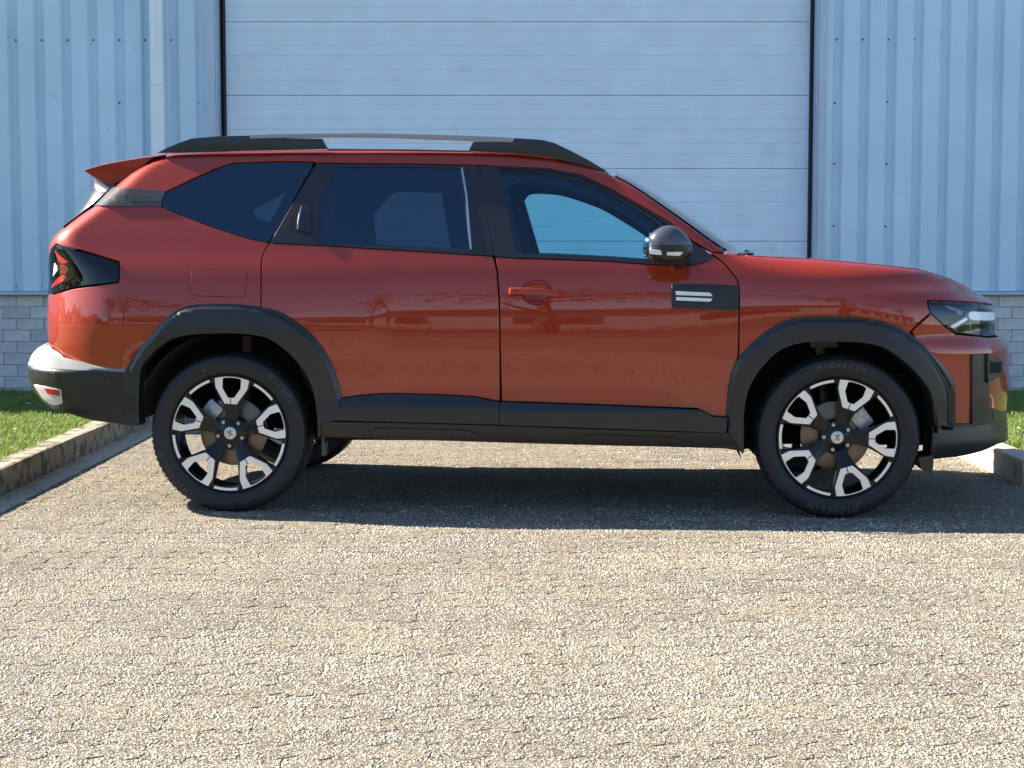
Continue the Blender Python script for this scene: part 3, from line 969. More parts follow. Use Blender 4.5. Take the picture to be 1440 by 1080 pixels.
# ---- side section: half width over height
W0f = cubic([0.10, 0.20, 0.30, 0.38, 0.46, 0.54, 0.62, 0.70, 0.76, 0.82, 0.88, 0.94, 0.99, 1.03, 1.07, 1.11, 1.15, 1.25, 1.35, 1.45, 1.55, 1.62, 1.70],
            [0.79, 0.838, 0.868, 0.880, 0.883, 0.8865, 0.8915, 0.8960, 0.8980, 0.8985, 0.8970, 0.8935, 0.8885, 0.8810, 0.8695, 0.8545, 0.8370, 0.795, 0.751, 0.705, 0.657, 0.622, 0.58])
# ---- silhouettes
def silh(pts, yl, dx):
    q = sorted([(at_y(u, v, yl)[1], at_y(u, v, yl)[0] + (dx(v) if callable(dx) else dx)) for u, v in pts])
    return q
fr = silh([(1373, 410), (1393, 422), (1398, 430), (1400, 440), (1402, 452), (1400, 468), (1413, 477), (1418, 486), (1418.5, 520), (1418, 550), (1414, 580), (1413, 600), (1412, 616), (1406, 645)], -0.37, 0.04)
re = silh([(200, 221), (172, 238), (150, 262), (122, 290), (95, 318), (82, 333), (75, 350), (71, 378), (69, 413), (68, 450), (69, 480), (75, 505), (90, 540), (110, 570)], -0.58, lambda v: -0.072 + 0.044 * min(1, max(0, (350 - v) / 60)))
xf_f = cubic([0.0] + [q[0] for q in fr], [fr[0][1] - 0.02] + [q[1] for q in fr])
_frz = np.array([q[0] for q in fr]); _frx = np.array([q[1] for q in fr])
_rez = np.array([q[0] for q in re]); _rex = np.array([q[1] for q in re])
def xf_f(z): return np.interp(z, _frz, _frx)
def xr_f(z):
    z = np.asarray(z, float)
    v = np.interp(z, _rez, _rex)
    sl = (_rex[-1] - _rex[-2]) / (_rez[-1] - _rez[-2])
    return np.where(z > _rez[-1], _rex[-1] + sl * (z - _rez[-1]), v)
def smooth_tab(f, lo, hi, n=200, k=5):
    zs = np.linspace(lo, hi, n); vs = f(zs)
    w = np.exp(-0.5 * (np.arange(-k, k + 1) / (k / 2)) ** 2); w /= w.sum()
    vp = np.concatenate([np.full(k, vs[0]), vs, np.full(k, vs[-1])])
    vs = np.convolve(vp, w, 'valid')
    return lambda z: np.interp(z, zs, vs)
xf_s = smooth_tab(xf_f, 0.15, 1.75, 300, 5)
_xr = smooth_tab(xr_f, 0.15, 1.75, 300, 7)
xr_s = _xr
# ---- top outline (fender top / pillar / roof edge) as height over x
top_px = [(80, 205, -.60), (130, 210, -.60), (180, 214, -.60), (206, 216, -.62), (221, 216.3, -.62), (300, 213, -.63), (400, 210.6, -.63), (461, 210, -.63), (530, 210, -.63), (600, 210.6, -.63), (659, 211.7, -.63), (721, 215, -.63), (777, 221.7, -.63),
          (816, 231, -.635), (854, 242, -.64), (882, 256, -.65), (910, 274, -.67), (937, 293, -.69), (965.6, 313.3, -.71), (999, 338, -.74), (1020, 352, -.76), (1045, 358.3, -.77), (1090, 361, -.77),
          (1153, 364.2, -.76), (1244, 372.5, -.74), (1293, 378, -.70), (1336, 390.5, -.62), (1367, 405, -.52), (1394, 422, -.37)]
tq = sorted([at_y(u, v, y) for u, v, y in top_px])
_tx = np.array([q[0] for q in tq]); _tz = np.array([q[1] for q in tq])
def ztop_f(x): return np.interp(x, _tx, _tz)
_zt = smooth_tab(ztop_f, -2.35, 2.55, 500, 4)
def ztop(x): return _zt(x)

LF, LR = 0.78, 0.55
PF, QF, PR, QR = 2.2, 2.6, 2.4, 3.0

class Surf:
    """one side of the body as a surface: mesh coordinate (m, z) -> (x, -halfwidth, z)"""
    def __init__(s, xf, xr, w0, lf=LF, lr=LR, top=True, extra=None):
        s.xf, s.xr, s.w0, s.lf, s.lr, s.top, s.extra = xf, xr, w0, lf, lr, top, extra
    def lrf(s, z):
        z = np.asarray(z, float)
        if not s.top: return s.lr + 0 * z
        t = np.clip((z - 0.98) / 0.30, 0, 1); t = t * t * (3 - 2 * t)
        return s.lr * (1 - t) + 0.20 * t
    def base(s, x, z):
        w = s.w0(z)
        if s.extra is not None: w = w + s.extra(x, z)
        if s.top:
            zt = ztop(x)
            sx_ = np.clip((x - 0.75) / 0.45, 0, 1); sx_ = sx_ * sx_ * (3 - 2 * sx_)
            r = 0.045 + 0.040 * sx_
            t = np.clip((z - (zt - r)) / r, 0, 0.985)
            w = w - r * (1 - np.sqrt(1 - t * t)) * (0.9 + 0.1 * sx_)
        return w
    def width(s, x, z):
        """half width at x (negative past the ends)"""
        x = np.asarray(x, float)
        xf, xr = s.xf(z), s.xr(z); LRz = s.lrf(z)
        sf = (x - (xf - s.lf)) / s.lf; sr = ((xr + LRz) - x) / LRz
        kf = np.where(sf <= 0, 1.0, np.clip(1 - np.clip(sf, 0, 1) ** PF, 0, 1) ** (1 / QF))
        kr = np.where(sr <= 0, 1.0, np.clip(1 - np.clip(sr, 0, 1) ** PR, 0, 1) ** (1 / QR))
        w = s.base(x, z) * np.minimum(kf, kr)
        w = np.where(sf > 1, -(sf - 1), w); w = np.where(sr > 1, -(sr - 1), w)
        return w
    KM = 0.80
    def to_m(s, x, z):
        xf, xr = float(s.xf(z)), float(s.xr(z))
        LRz = float(s.lrf(z))
        sf = (x - (xf - s.lf)) / s.lf; sr = ((xr + LRz) - x) / LRz
        if sf > 0:
            th = math.asin(max(0, min(1, min(sf, 1) ** (PF / 2)))); return xf - s.lf + s.KM * th ** (2 / PF * 1.0) * s.lf
        if sr > 0:
            th = math.asin(min(1, min(sr, 1) ** (PR / 2))); return xr + LRz - s.KM * th ** (2 / PR) * LRz
        return x
    def pos(s, m, z):
        m = np.asarray(m, float); z = np.asarray(z, float)
        xf, xr = s.xf(z), s.xr(z); LRz = s.lrf(z)
        mf = (m - (xf - s.lf)) / (s.KM * s.lf); mr = ((xr + LRz) - m) / (s.KM * LRz)
        thf = np.clip(np.clip(mf, 0, 9) ** (PF / 2), 0, math.pi / 2); thr = np.clip(np.clip(mr, 0, 9) ** (PR / 2), 0, math.pi / 2)
        x = np.where(mf > 0, xf - s.lf + s.lf * np.sin(thf) ** (2 / PF), np.where(mr > 0, xr + LRz - LRz * np.sin(thr) ** (2 / PR), m))
        k = np.where(mf > 0, np.cos(thf) ** (2 / QF), np.where(mr > 0, np.cos(thr) ** (2 / QR), 1.0))
        return np.stack([x, -s.base(x, z) * k, z], -1)
    def m_front(s, z): return float(s.xf(z)) - s.lf + s.KM * (math.pi / 2) ** (2 / PF) * s.lf
    def m_rear(s, z): LRz = float(s.lrf(z)); return float(s.xr(z)) + LRz - s.KM * (math.pi / 2) ** (2 / PR) * LRz
    def hit(s, u, v):
        o, d = ray(u, v)
        ys = np.linspace(-1.02, 0.0, 500)
        t = (ys - o[1]) / d[1]
        xs = o[0] + d[0] * t; zs = o[2] + d[2] * t
        w = s.width(xs, zs)
        if s.top:
            over = zs > ztop(xs) + 0.001
        else:
            over = np.zeros(len(xs), bool)
        f = -ys - w
        ok = np.where((f <= 0) & ~over)[0]
        if len(ok):
            i = ok[0]
            return s.to_m(xs[i], zs[i]), zs[i]
        if over.any() and s.top:
            # above the outline: snap down to the outline below
            y = -0.6
            for _ in range(6):
                x, z = at_y(u, v, y)
                z = min(z, float(ztop(x)))
                y = -float(max(s.width(x, z), 0.05))
            return s.to_m(x, z), z
        i = int(np.argmin(f))
        z = zs[i]
        return s.to_m(min(max(xs[i], float(s.xr(z))), float(s.xf(z))), z), z

def haunch(x, z):
    g = np.exp(-((x + 1.42) / 0.55) ** 2) * np.exp(-((z - 0.86) / 0.16) ** 2) * 0.012
    g2 = np.exp(-((x - 1.35) / 0.5) ** 2) * np.exp(-((z - 0.95) / 0.13) ** 2) * 0.010
    # long shallow hollow along the doors
    d = -0.007 * np.exp(-((x - 0.0) / 0.75) ** 4) * np.exp(-((z - 0.60) / 0.10) ** 2)
    t = np.clip((-0.60 - x) / 0.13, 0, 1); t = t * t * (3 - 2 * t)
    hz = 0.008 * t * np.exp(-((z - 0.86) / 0.15) ** 2)
    # sharp fold in the front door below the badge
    return g + g2 + d + hz
BODY = Surf(xf_s, xr_s, W0f, extra=haunch)

def num_normals(P, m, z, e=1.5e-3):
    a = (P(m + e, z) - P(m - e, z)); b = (P(m, z + e) - P(m, z - e))
    n = np.cross(a, b)
    l = np.linalg.norm(n, axis=-1, keepdims=True)
    n = n / np.maximum(l, 1e-12)
    return n

def inside_np(x, y, poly):
    c = np.zeros(len(x), bool); n = len(poly); j = n - 1
    for i in range(n):
        xi, yi = poly[i]; xj, yj = poly[j]
        c ^= ((yi > y) != (yj > y)) & (x < (xj - xi) * (y - yi) / (yj - yi + 1e-15) + xi)
        j = i
    return c

def offset_poly(pts, d):
    """shrink a polygon by d"""
    P = np.array(pts, float)
    n = len(P)
    area = 0.5 * np.sum(P[:, 0] * np.roll(P[:, 1], -1) - np.roll(P[:, 0], -1) * P[:, 1])
    s = 1 if area > 0 else -1
    out = []
    for i in range(n):
        p0, p1, p2 = P[i - 1], P[i], P[(i + 1) % n]
        a = p1 - p0; b = p2 - p1
        la, lb = np.linalg.norm(a), np.linalg.norm(b)
        if la < 1e-9 or lb < 1e-9:
            out.append(tuple(p1)); continue
        na = np.array([-a[1], a[0]]) / la * s; nb = np.array([-b[1], b[0]]) / lb * s
        mm = na + nb
        l = np.linalg.norm(mm)
        if l < 1e-6: out.append(tuple(p1)); continue
        mm /= l
        k = min(d / max(mm.dot(na), 0.35), d * 2.5)
        out.append(tuple(p1 + mm * k))
    return out

def resample(pts, step):
    out = []
    n = len(pts)
    for i in range(n):
        a = np.array(pts[i]); b = np.array(pts[(i + 1) % n])
        l = np.linalg.norm(b - a)
        k = max(1, int(math.ceil(l / step)))
        for j in range(k):
            out.append(tuple(a + (b - a) * j / k))
    # drop coincident
    res = []
    for p in out:
        if not res or abs(p[0] - res[-1][0]) + abs(p[1] - res[-1][1]) > 1e-5:
            res.append(p)
    return res

def build_patch(name, poly, material, parent, surf=BODY, off=0.0, depth=0.012, gap=0.0016, step=0.028, holes=(), rnd=0.0025, mirror=(1, -1), edge=None):
    """panel of the body: poly in (m, z); returns [near, far] objects. off may be a function of (x, z)."""
    poly = [tuple(map(float, p)) for p in poly]
    if gap: poly = offset_poly(poly, gap)
    outer = resample(poly, step)
    hs = []
    for h in holes:
        hh = offset_poly(h, -gap) if gap else h
        hs.append(resample(hh, step))
    def off_at(x, z):
        return off(x, z) if callable(off) else off + 0 * x
    def P0(m, z): return surf.pos(m, z)
    def P(m, z):
        p = P0(m, z); n = num_normals(P0, m, z)
        return p + n * np.asarray(off_at(p[..., 0], p[..., 2]))[..., None]
    # rings: outline slightly sunk (rounded lip), then an inner ring at full height
    loops = [outer] + hs
    V = []; E = []
    ring_ids = []
    rings_in = []
    for li, lp in enumerate(loops):
        o = len(V)
        V += [Vector(p) for p in lp]
        E += [(o + i, o + (i + 1) % len(lp)) for i in range(len(lp))]
        ring_ids.append(list(range(o, o + len(lp))))
    arr = np.array([v[:] for v in V])
    xs = np.arange(arr[:, 0].min() + step * 0.37, arr[:, 0].max(), step)
    zs = np.arange(arr[:, 1].min() + step * 0.41, arr[:, 1].max(), step)
    allp = np.concatenate([np.array(l) for l in loops])
    GX, GZ = np.meshgrid(xs, zs, indexing='ij'); GX = GX.ravel(); GZ = GZ.ravel()
    keep = inside_np(GX, GZ, outer)
    for h in hs: keep &= ~inside_np(GX, GZ, h)
    GX, GZ = GX[keep], GZ[keep]
    if len(GX):
        dmin = np.full(len(GX), 9.0)
        for q in allp: dmin = np.minimum(dmin, (GX - q[0]) ** 2 + (GZ - q[1]) ** 2)
        keep = dmin > (0.42 * step) ** 2
        V += [Vector((x, z)) for x, z in zip(GX[keep], GZ[keep])]
    ov, oe, of, orig, _, _ = delaunay_2d_cdt(V, E, [], 0, 1e-7)
    ov = np.array([v[:] for v in ov])
    T0 = np.array([tuple(f) for f in of]); cc = ov[T0].mean(1)
    keep = inside_np(cc[:, 0], cc[:, 1], outer)
    for h in hs: keep &= ~inside_np(cc[:, 0], cc[:, 1], h)
    tris = [tuple(f) for f in T0[keep]]
    pts = P(ov[:, 0], ov[:, 1]); nn = num_normals(P, ov[:, 0], ov[:, 1])
    cnt = {}
    for f in tris:
        for i in range(3):
            a, b = f[i], f[(i + 1) % 3]
            cnt[(a, b)] = cnt.get((a, b), 0) + 1
    be = [(a, b) for (a, b) in cnt if (b, a) not in cnt]
    # orientation check
    verts = list(pts); norms = list(nn); faces = list(tris)
    T = np.array(tris)
    fn = np.cross(pts[T[:, 1]] - pts[T[:, 0]], pts[T[:, 2]] - pts[T[:, 0]])
    flip = (fn * nn[T[:, 0]]).sum() < 0
    if flip: faces = [tuple(reversed(f)) for f in faces]
    # skirt with a rounded start
    bset = {}
    outd = {}
    for a, b in be:
        e = ov[b] - ov[a]; l = np.linalg.norm(e) + 1e-12
        # outward in parameter plane = right of the directed edge (triangles are ccw in 2-D)
        od = np.array([e[1], -e[0]]) / l
        for k in (a, b): outd[k] = outd.get(k, 0) + od
    for k, od in outd.items():
        l = np.linalg.norm(od)
        od = od / l if l > 1e-9 else np.array([1.0, 0.0])
        q = P(ov[k, 0] + od[0] * 1e-3, ov[k, 1] + od[1] * 1e-3) - pts[k]
        q = q / (np.linalg.norm(q) + 1e-12)
        n = nn[k]
        i1 = len(verts)
        verts.append(pts[k] + q * rnd * 0.7 - n * rnd * 0.35); norms.append((n * 0.75 + q * 0.65) / np.linalg.norm(n * 0.75 + q * 0.65))
        verts.append(pts[k] + q * rnd - n * rnd * 1.1); norms.append((q * 0.97 + n * 0.2))
        verts.append(pts[k] + q * rnd - n * (depth)); norms.append(q)
        bset[k] = i1
    for a, b in be:
        ia, ib = bset[a], bset[b]
        seq = [(a, b, ib, ia), (ia, ib, ib + 1, ia + 1), (ia + 1, ib + 1, ib + 2, ia + 2)]
        for s4 in seq:
            s4 = tuple(reversed(s4))
            faces.append(s4 if not flip else tuple(reversed(s4)))
    verts = np.array(verts); norms = np.array(norms)
    norms /= np.linalg.norm(norms, axis=1, keepdims=True)
    res = []
    pr = parent if isinstance(parent, (list, tuple)) else (parent, parent)
    for k, sg in enumerate(mirror):
        v = verts.copy(); n = norms.copy(); fs = faces
        if sg < 0:
            v[:, 1] *= -1; n[:, 1] *= -1; fs = [tuple(reversed(f)) for f in faces]
        o = mesh_obj(name, v, fs, material, pr[k], normals=n)
        res.append(o)
    return res

def U(pts, surf=BODY): return [surf.hit(u, v) for u, v in pts]

def strip_patch(name, line, width_px, material, parent, **kw):
    a = line; n = len(a)
    L, R = [], []
    for i in range(n):
        p0 = np.array(a[max(i - 1, 0)], float); p1 = np.array(a[min(i + 1, n - 1)], float)
        d = (p1 - p0) / np.linalg.norm(p1 - p0); q = np.array([-d[1], d[0]]) * width_px / 2
        L.append(tuple(np.array(a[i]) + q)); R.append(tuple(np.array(a[i]) - q))
    return build_patch(name, U(L + R[::-1]), material, parent, gap=0, **kw)

# ------------------------------------------------------------------ car materials
def paint_material():
    m = bpy.data.materials.new('metallic_orange_paint')
    m.use_nodes = True
    nt = m.node_tree; L = nt.links; N = nt.nodes
    b = N['Principled BSDF']
    b.inputs['Base Color'].default_value = (0.34, 0.032, 0.009, 1)
    b.inputs['Metallic'].default_value = 0.20
    b.inputs['Roughness'].default_value = 0.45
    b.inputs['Specular IOR Level'].default_value = 0.12
    b.inputs['Coat Weight'].default_value = 1.0
    b.inputs['Coat Roughness'].default_value = 0.012
    b.inputs['Coat IOR'].default_value = 1.57
    tc = N.new('ShaderNodeTexCoord')
    # metallic flakes
    vo = N.new('ShaderNodeTexVoronoi'); vo.inputs['Scale'].default_value = 900
    L.new(tc.outputs['Object'], vo.inputs['Vector'])
    mix = N.new('ShaderNodeMixRGB'); mix.inputs[1].default_value = (0.245, 0.019, 0.006, 1); mix.inputs[2].default_value = (0.37, 0.034, 0.009, 1)
    sp = N.new('ShaderNodeSeparateColor'); L.new(vo.outputs['Color'], sp.inputs[0])
    L.new(sp.outputs[0], mix.inputs[0])
    # thin road dust settling towards the sills, streaked
    sx = N.new('ShaderNodeSeparateXYZ'); L.new(tc.outputs['Object'], sx.inputs[0])
    mr = N.new('ShaderNodeMapRange'); mr.inputs['From Min'].default_value = 0.80; mr.inputs['From Max'].default_value = 0.45
    L.new(sx.outputs['Z'], mr.inputs['Value'])
    mp = N.new('ShaderNodeMapping'); mp.inputs['Scale'].default_value = (9, 3, 1.6); L.new(tc.outputs['Object'], mp.inputs['Vector'])
    dn = N.new('ShaderNodeTexNoise'); dn.inputs['Scale'].default_value = 2.2; dn.inputs['Detail'].default_value = 7; L.new(mp.outputs[0], dn.inputs['Vector'])
    dm = N.new('ShaderNodeMath'); dm.operation = 'MULTIPLY'; L.new(mr.outputs[0], dm.inputs[0]); L.new(dn.outputs['Fac'], dm.inputs[1])
    dk = N.new('ShaderNodeMath'); dk.operation = 'MULTIPLY'; dk.inputs[1].default_value = 0.10; L.new(dm.outputs[0], dk.inputs[0])
    dmx = N.new('ShaderNodeMixRGB'); dmx.inputs[2].default_value = (0.30, 0.24, 0.18, 1)
    L.new(dk.outputs[0], dmx.inputs[0]); L.new(mix.outputs[0], dmx.inputs[1]); L.new(dmx.outputs[0], b.inputs['Base Color'])
    cr_ = N.new('ShaderNodeMath'); cr_.operation = 'MULTIPLY_ADD'; cr_.inputs[1].default_value = 0.07; cr_.inputs[2].default_value = 0.012
    L.new(dm.outputs[0], cr_.inputs[0]); L.new(cr_.outputs[0], b.inputs['Coat Roughness'])
    # faint orange peel
    nz = N.new('ShaderNodeTexNoise'); nz.inputs['Scale'].default_value = 6; nz.inputs['Detail'].default_value = 2
    L.new(tc.outputs['Object'], nz.inputs['Vector'])
    bp = N.new('ShaderNodeBump'); bp.inputs['Strength'].default_value = 0.12; bp.inputs['Distance'].default_value = 0.004
    L.new(nz.outputs['Fac'], bp.inputs['Height']); L.new(bp.outputs['Normal'], b.inputs['Coat Normal'])
    return m
M_PAINT = paint_material()
M_PLAST = mat('grained_black_plastic', (0.008, 0.009, 0.011), 0.36, spec=0.6, bump=(700, 0.15, 0.0006), var=(4, 0.1))
M_SATIN = mat('satin_black_trim', (0.018, 0.019, 0.022), 0.28, var=(4, 0.1))
M_GLOSSB = mat('gloss_black', (0.008, 0.008, 0.01), 0.18, spec=0.35)
M_DARK = mat('underbody_black', (0.006, 0.006, 0.006), 0.9)
M_RUBBER = mat('tyre_rubber', (0.012, 0.012, 0.014), 0.62, var=(20, 0.15), bump=(300, 0.25, 0.0008))
M_RUBBER2 = mat('tyre_letter_rubber', (0.045, 0.045, 0.048), 0.45)
M_ALU = mat('machined_aluminium', (0.90, 0.88, 0.85), 0.32, metal=0.45, bump=(500, 0.1, 0.0003))
M_STEEL = mat('brake_steel', (0.19, 0.165, 0.14), 0.38, metal=0.9, var=(10, 0.15))
M_RAILS = mat('silver_rail', (0.30, 0.31, 0.33), 0.4, metal=0.6)
M_GREYC = mat('grey_mirror_cap', (0.085, 0.088, 0.096), 0.3, metal=0.5, coat=0.5)
M_CHR = mat('chrome_reflector', (0.85, 0.85, 0.85), 0.08, metal=1.0)
M_WHITE = mat('white_light_bar', (0.85, 0.86, 0.88), 0.3, coat=0.5)
M_RED = mat('red_lens', (0.45, 0.006, 0.01), 0.15, coat=1.0)
M_INT = mat('cabin_trim', (0.055, 0.06, 0.07), 0.8, var=(10, 0.1))
M_SEAT = mat('seat_fabric', (0.035, 0.037, 0.042), 0.9, var=(30, 0.2))
G_FRONT = glass('tinted_glass', (0.60, 0.92, 0.96), ior=1.7, gloss=(0.6, 0.8, 1.0))
G_PRIV = glass('privacy_glass', (0.22, 0.27, 0.33), ior=1.9, gloss=(0.55, 0.78, 1.0))
G_WIND = glass('windscreen_glass', (0.75, 0.88, 0.86))
G_LENS = glass('clear_lens', (0.92, 0.93, 0.94))
G_SMOKE = glass('smoked_lens', (0.16, 0.11, 0.12))

# ------------------------------------------------------------------ traced outlines
RA_OUT = smooth_line([(179, 520), (193, 496.7), (216.7, 468), (237.4, 446), (258, 434), (284, 430), (330, 429.6), (369, 434), (395, 442), (419, 457), (440, 475), (460, 501), (473, 530), (480, 560)], 4)
RA_IN = smooth_line([(198.3, 596), (196.7, 573), (198.3, 522), (211, 499), (236.7, 477.5), (263, 469), (300, 466.5), (335, 466.5), (375, 472), (403, 489), (428, 516), (443, 548), (449, 585), (450, 612)], 4)
FA_OUT = smooth_line([(1021, 600), (1022, 575), (1025.5, 545), (1032, 516), (1046, 496), (1065, 477.5), (1092, 458.3), (1122, 448.5), (1171, 446.5), (1215, 449), (1245, 455), (1270, 466), (1294, 486), (1315, 511), (1330, 535), (1337, 556), (1337.6, 596)], 4)
FA_IN = smooth_line([(1044, 634), (1044, 583), (1050, 549), (1063, 523), (1085.5, 498), (1105, 486), (1130, 479.5), (1171, 478.2), (1212, 480), (1244.4, 489), (1274, 510.5), (1296, 535), (1307, 556), (1311, 595), (1305.5, 640)], 4)

BACKDOOR_GAP = smooth_line([(379.6, 341), (372, 352), (368, 368), (367, 400), (367, 433)], 3)
DOORF_GAP = smooth_line([(999, 355.6), (1016, 368), (1030, 384), (1038.5, 400), (1039.5, 440), (1038.6, 500)], 3)
ROOF_LINE = [(206, 218.5), (221, 216.3), (300, 213), (400, 210.6), (530, 210), (659, 211.7), (721, 215), (777, 221.7), (816, 231), (854, 242), (882, 256), (910, 274), (937, 293), (965.6, 313.3), (999, 338), (1020, 352)]
up = lambda pts, d: [(u, v + d) for u, v in pts]

# windows line shared by quarter glass / frames
CANT = [(159, 262), (206, 216), (221, 214)] + ROOF_LINE[2:]

# ---- rear quarter panel (with the cant rail over the doors and the windscreen pillar)
q_out = ([(134, 289), (158.3, 264.5), (185.6, 239.6), (203, 221)] + ROOF_LINE + [(1020, 354.5)] +
         [(1000, 354), (974, 339), (943, 313.3), (910, 294), (854.4, 263.3), (815.6, 245.3), (771, 237), (700, 233.6), (673.9, 232), (560, 230), (444.8, 229), (441.6, 227.2), (393, 226.6), (325.6, 229), (300, 238), (270, 252), (233.5, 269.4), (228, 279), (226.3, 289.5), (262, 305), (300, 319.5), (340, 332.8), (362.4, 338.6), (379.6, 341)] +
         BACKDOOR_GAP[1:] + [(369, 455)] + [p for p in reversed(RA_IN) if 212 < p[0] < 369 and p[1] < 500] + [(198, 518), (178.3, 521), (110, 515), (88, 510), (72, 500), (62, 486), (60, 450), (60, 413), (64, 378), (68, 350), (76, 333), (90, 319), (112, 303)])
def end_rear(poly, surf=BODY, lim=92):
    return poly
q_poly = U(q_out)
# run the rear edge to the centre line of the tail
def push_rear(px, poly, limit_u, surf=BODY):
    out = []
    for (u, v), (m, z) in zip(px, poly):
        if u < limit_u(v) : out.append((surf.m_rear(z) + 0.002, z))
        else: out.append((m, z))
    return out
lampT = [(77.4, 343.9), (110, 353.5), (166.1, 369.3), (164.8, 396), (130, 400), (100, 404.3), (78, 411), (66, 416), (68, 380), (72, 350)]
quarter = build_patch('rear_quarter_panel', q_poly, M_PAINT, car, gap=0.0048, step=0.016, holes=[U([(79, 344.5)] + lampT[1:7] + [(74, 412.5), (76, 380)])], depth=0.02)
# tailgate across the back
def between(z0, z1, mr0, n=10, surf=BODY): pass
tz0, tz1 = at_y(70, 500, -0.6)[1], at_y(95, 318, -0.6)[1]
tg = []
for z in np.linspace(tz0, tz1, 12): tg.append((BODY.m_rear(z) - 0.02, z))
side_tail = []
for z in np.linspace(tz1, tz0, 12):
    side_tail.append((float(BODY.m_rear(z)) + 0.30, z))
build_patch('tailgate', tg + side_tail, M_PAINT, car, off=-0.012, gap=0.0, rnd=0.0)

# ---- rear door
rd = ([(379.6, 341.5), (450.8, 344.8), (524.7, 349.5), (610, 354.5), (693.6, 360)] + [(699, 380.6), (701.6, 417.5), (703, 470), (703.5, 565)] +
      [(698.3, 564.4), (666, 557.8), (610, 554.8), (560.5, 553.8), (536.7, 553.8), (510, 556), (482.3, 559.9), (470, 560)] +
      [p for p in reversed(RA_IN) if 385 < p[0] < 447 and p[1] < 560][:] + [(369, 452)] + list(reversed(BACKDOOR_GAP))[:-1])
rdoor = build_patch('rear_door', U(rd), M_PAINT, car, gap=0.0048, step=0.024, depth=0.02)
# ---- front door
fd = ([(696, 360.5), (728, 362.8), (790, 364.5), (854, 366.9), (915.6, 371.7), (971, 373), (990, 368.5), (1005, 360)] + DOORF_GAP[3:] + [(1034, 512), (1025, 545), (1021.5, 586.3), (1001, 585.4), (991, 580), (980.3, 575), (850, 569.8), (705, 564.8), (703.8, 520), (703, 470), (702, 417.5), (699.5, 380.6)])
cup_m, cup_z = BODY.hit(755, 411.5)
CUP = [(cup_m + 0.058 * math.cos(t), cup_z + 0.044 * math.sin(t)) for t in [k * math.pi / 12 for k in range(24)]]
fdoor = build_patch('front_door', U(fd), M_PAINT, car, gap=0.0048, step=0.024, depth=0.004, holes=[CUP], rnd=0.0015)
# ---- front fender with the nose side
lampH = [(1305, 422.8), (1338, 424), (1372.6, 426.2), (1393, 429), (1399.8, 438.9), (1401.8, 451.5), (1396, 468), (1391, 472.4), (1344.4, 468), (1330, 459), (1309.4, 438.9)]
ff = ([(999, 355), (1024, 356.5), (1045, 358.3), (1090, 361), (1153, 364.2), (1200, 368), (1244, 372.5), (1293, 378), (1336, 390.5), (1367, 405), (1380, 412), (1394, 422), (1397, 428.5), (1372.6, 425.4), (1338, 423), (1304.5, 421.5), (1305.5, 430), (1308.5, 440), (1295, 452), (1281, 466)] +
      [p for p in reversed(FA_IN) if 1048 < p[0] < 1262 and p[1] < 552] + [(1034, 515)] + list(reversed(DOORF_GAP)))
fend = build_patch('front_fender', U(ff), M_PAINT, car, gap=0.0048, step=0.018, depth=0.02)
# ---- front bumper skin (painted)
fb = [(1282, 466), (1296, 452.5), (1309.4, 440.5), (1330, 460.5), (1344.4, 470), (1391, 474), (1400, 474)]
fbp = U(fb)
zt_b = at_y(1396, 472, -.4)[1]; zl_b = at_y(1411, 582, -.4)[1]
nose = [(BODY.m_front(z) + 0.02, z) for z in np.linspace(zt_b - 0.003, zl_b, 10)]
fb2 = U([(1408, 580), (1386.7, 572.6), (1386, 596), (1337.8, 596.5), (1320, 596), (1318, 560), (1300, 520), (1290, 488)])
bump = build_patch('front_bumper', fbp[:-1] + nose + fb2, M_PAINT, car, gap=0.0048, step=0.016, depth=0.02)

# ---- black inner shell closing the shut lines (keeps daylight out of the joints)
sh = ([(84, 340), (110, 306), (150, 268)] + [(200, 228)] + up(ROOF_LINE[2:-2], 5) + [(994, 342), (974, 341), (943, 316), (910, 297), (854.4, 266), (815.6, 248), (771, 240), (700, 237), (560, 234), (444.8, 232), (393, 231), (325.6, 233), (233.5, 272), (229, 288), (340, 334), (379.6, 342.5), (524.7, 350.5), (693.6, 361), (854, 368.5), (971, 374.5), (1010, 362), (1045, 364), (1153, 369), (1244, 379), (1293, 384), (1336, 397), (1367, 412), (1380, 420), (1385, 470), (1396, 490), (1396, 590), (1385, 620), (1320, 632)] +
      [p for p in reversed(FA_IN)] + [(1030, 628), (900, 622), (700, 615), (500, 608), (455, 606)] + list(reversed(RA_IN)) + [(130, 585), (90, 560), (88, 500), (84, 413)])
build_patch('body_shell', U(sh), M_DARK, car, off=-0.045, depth=0.01, gap=0, step=0.05)

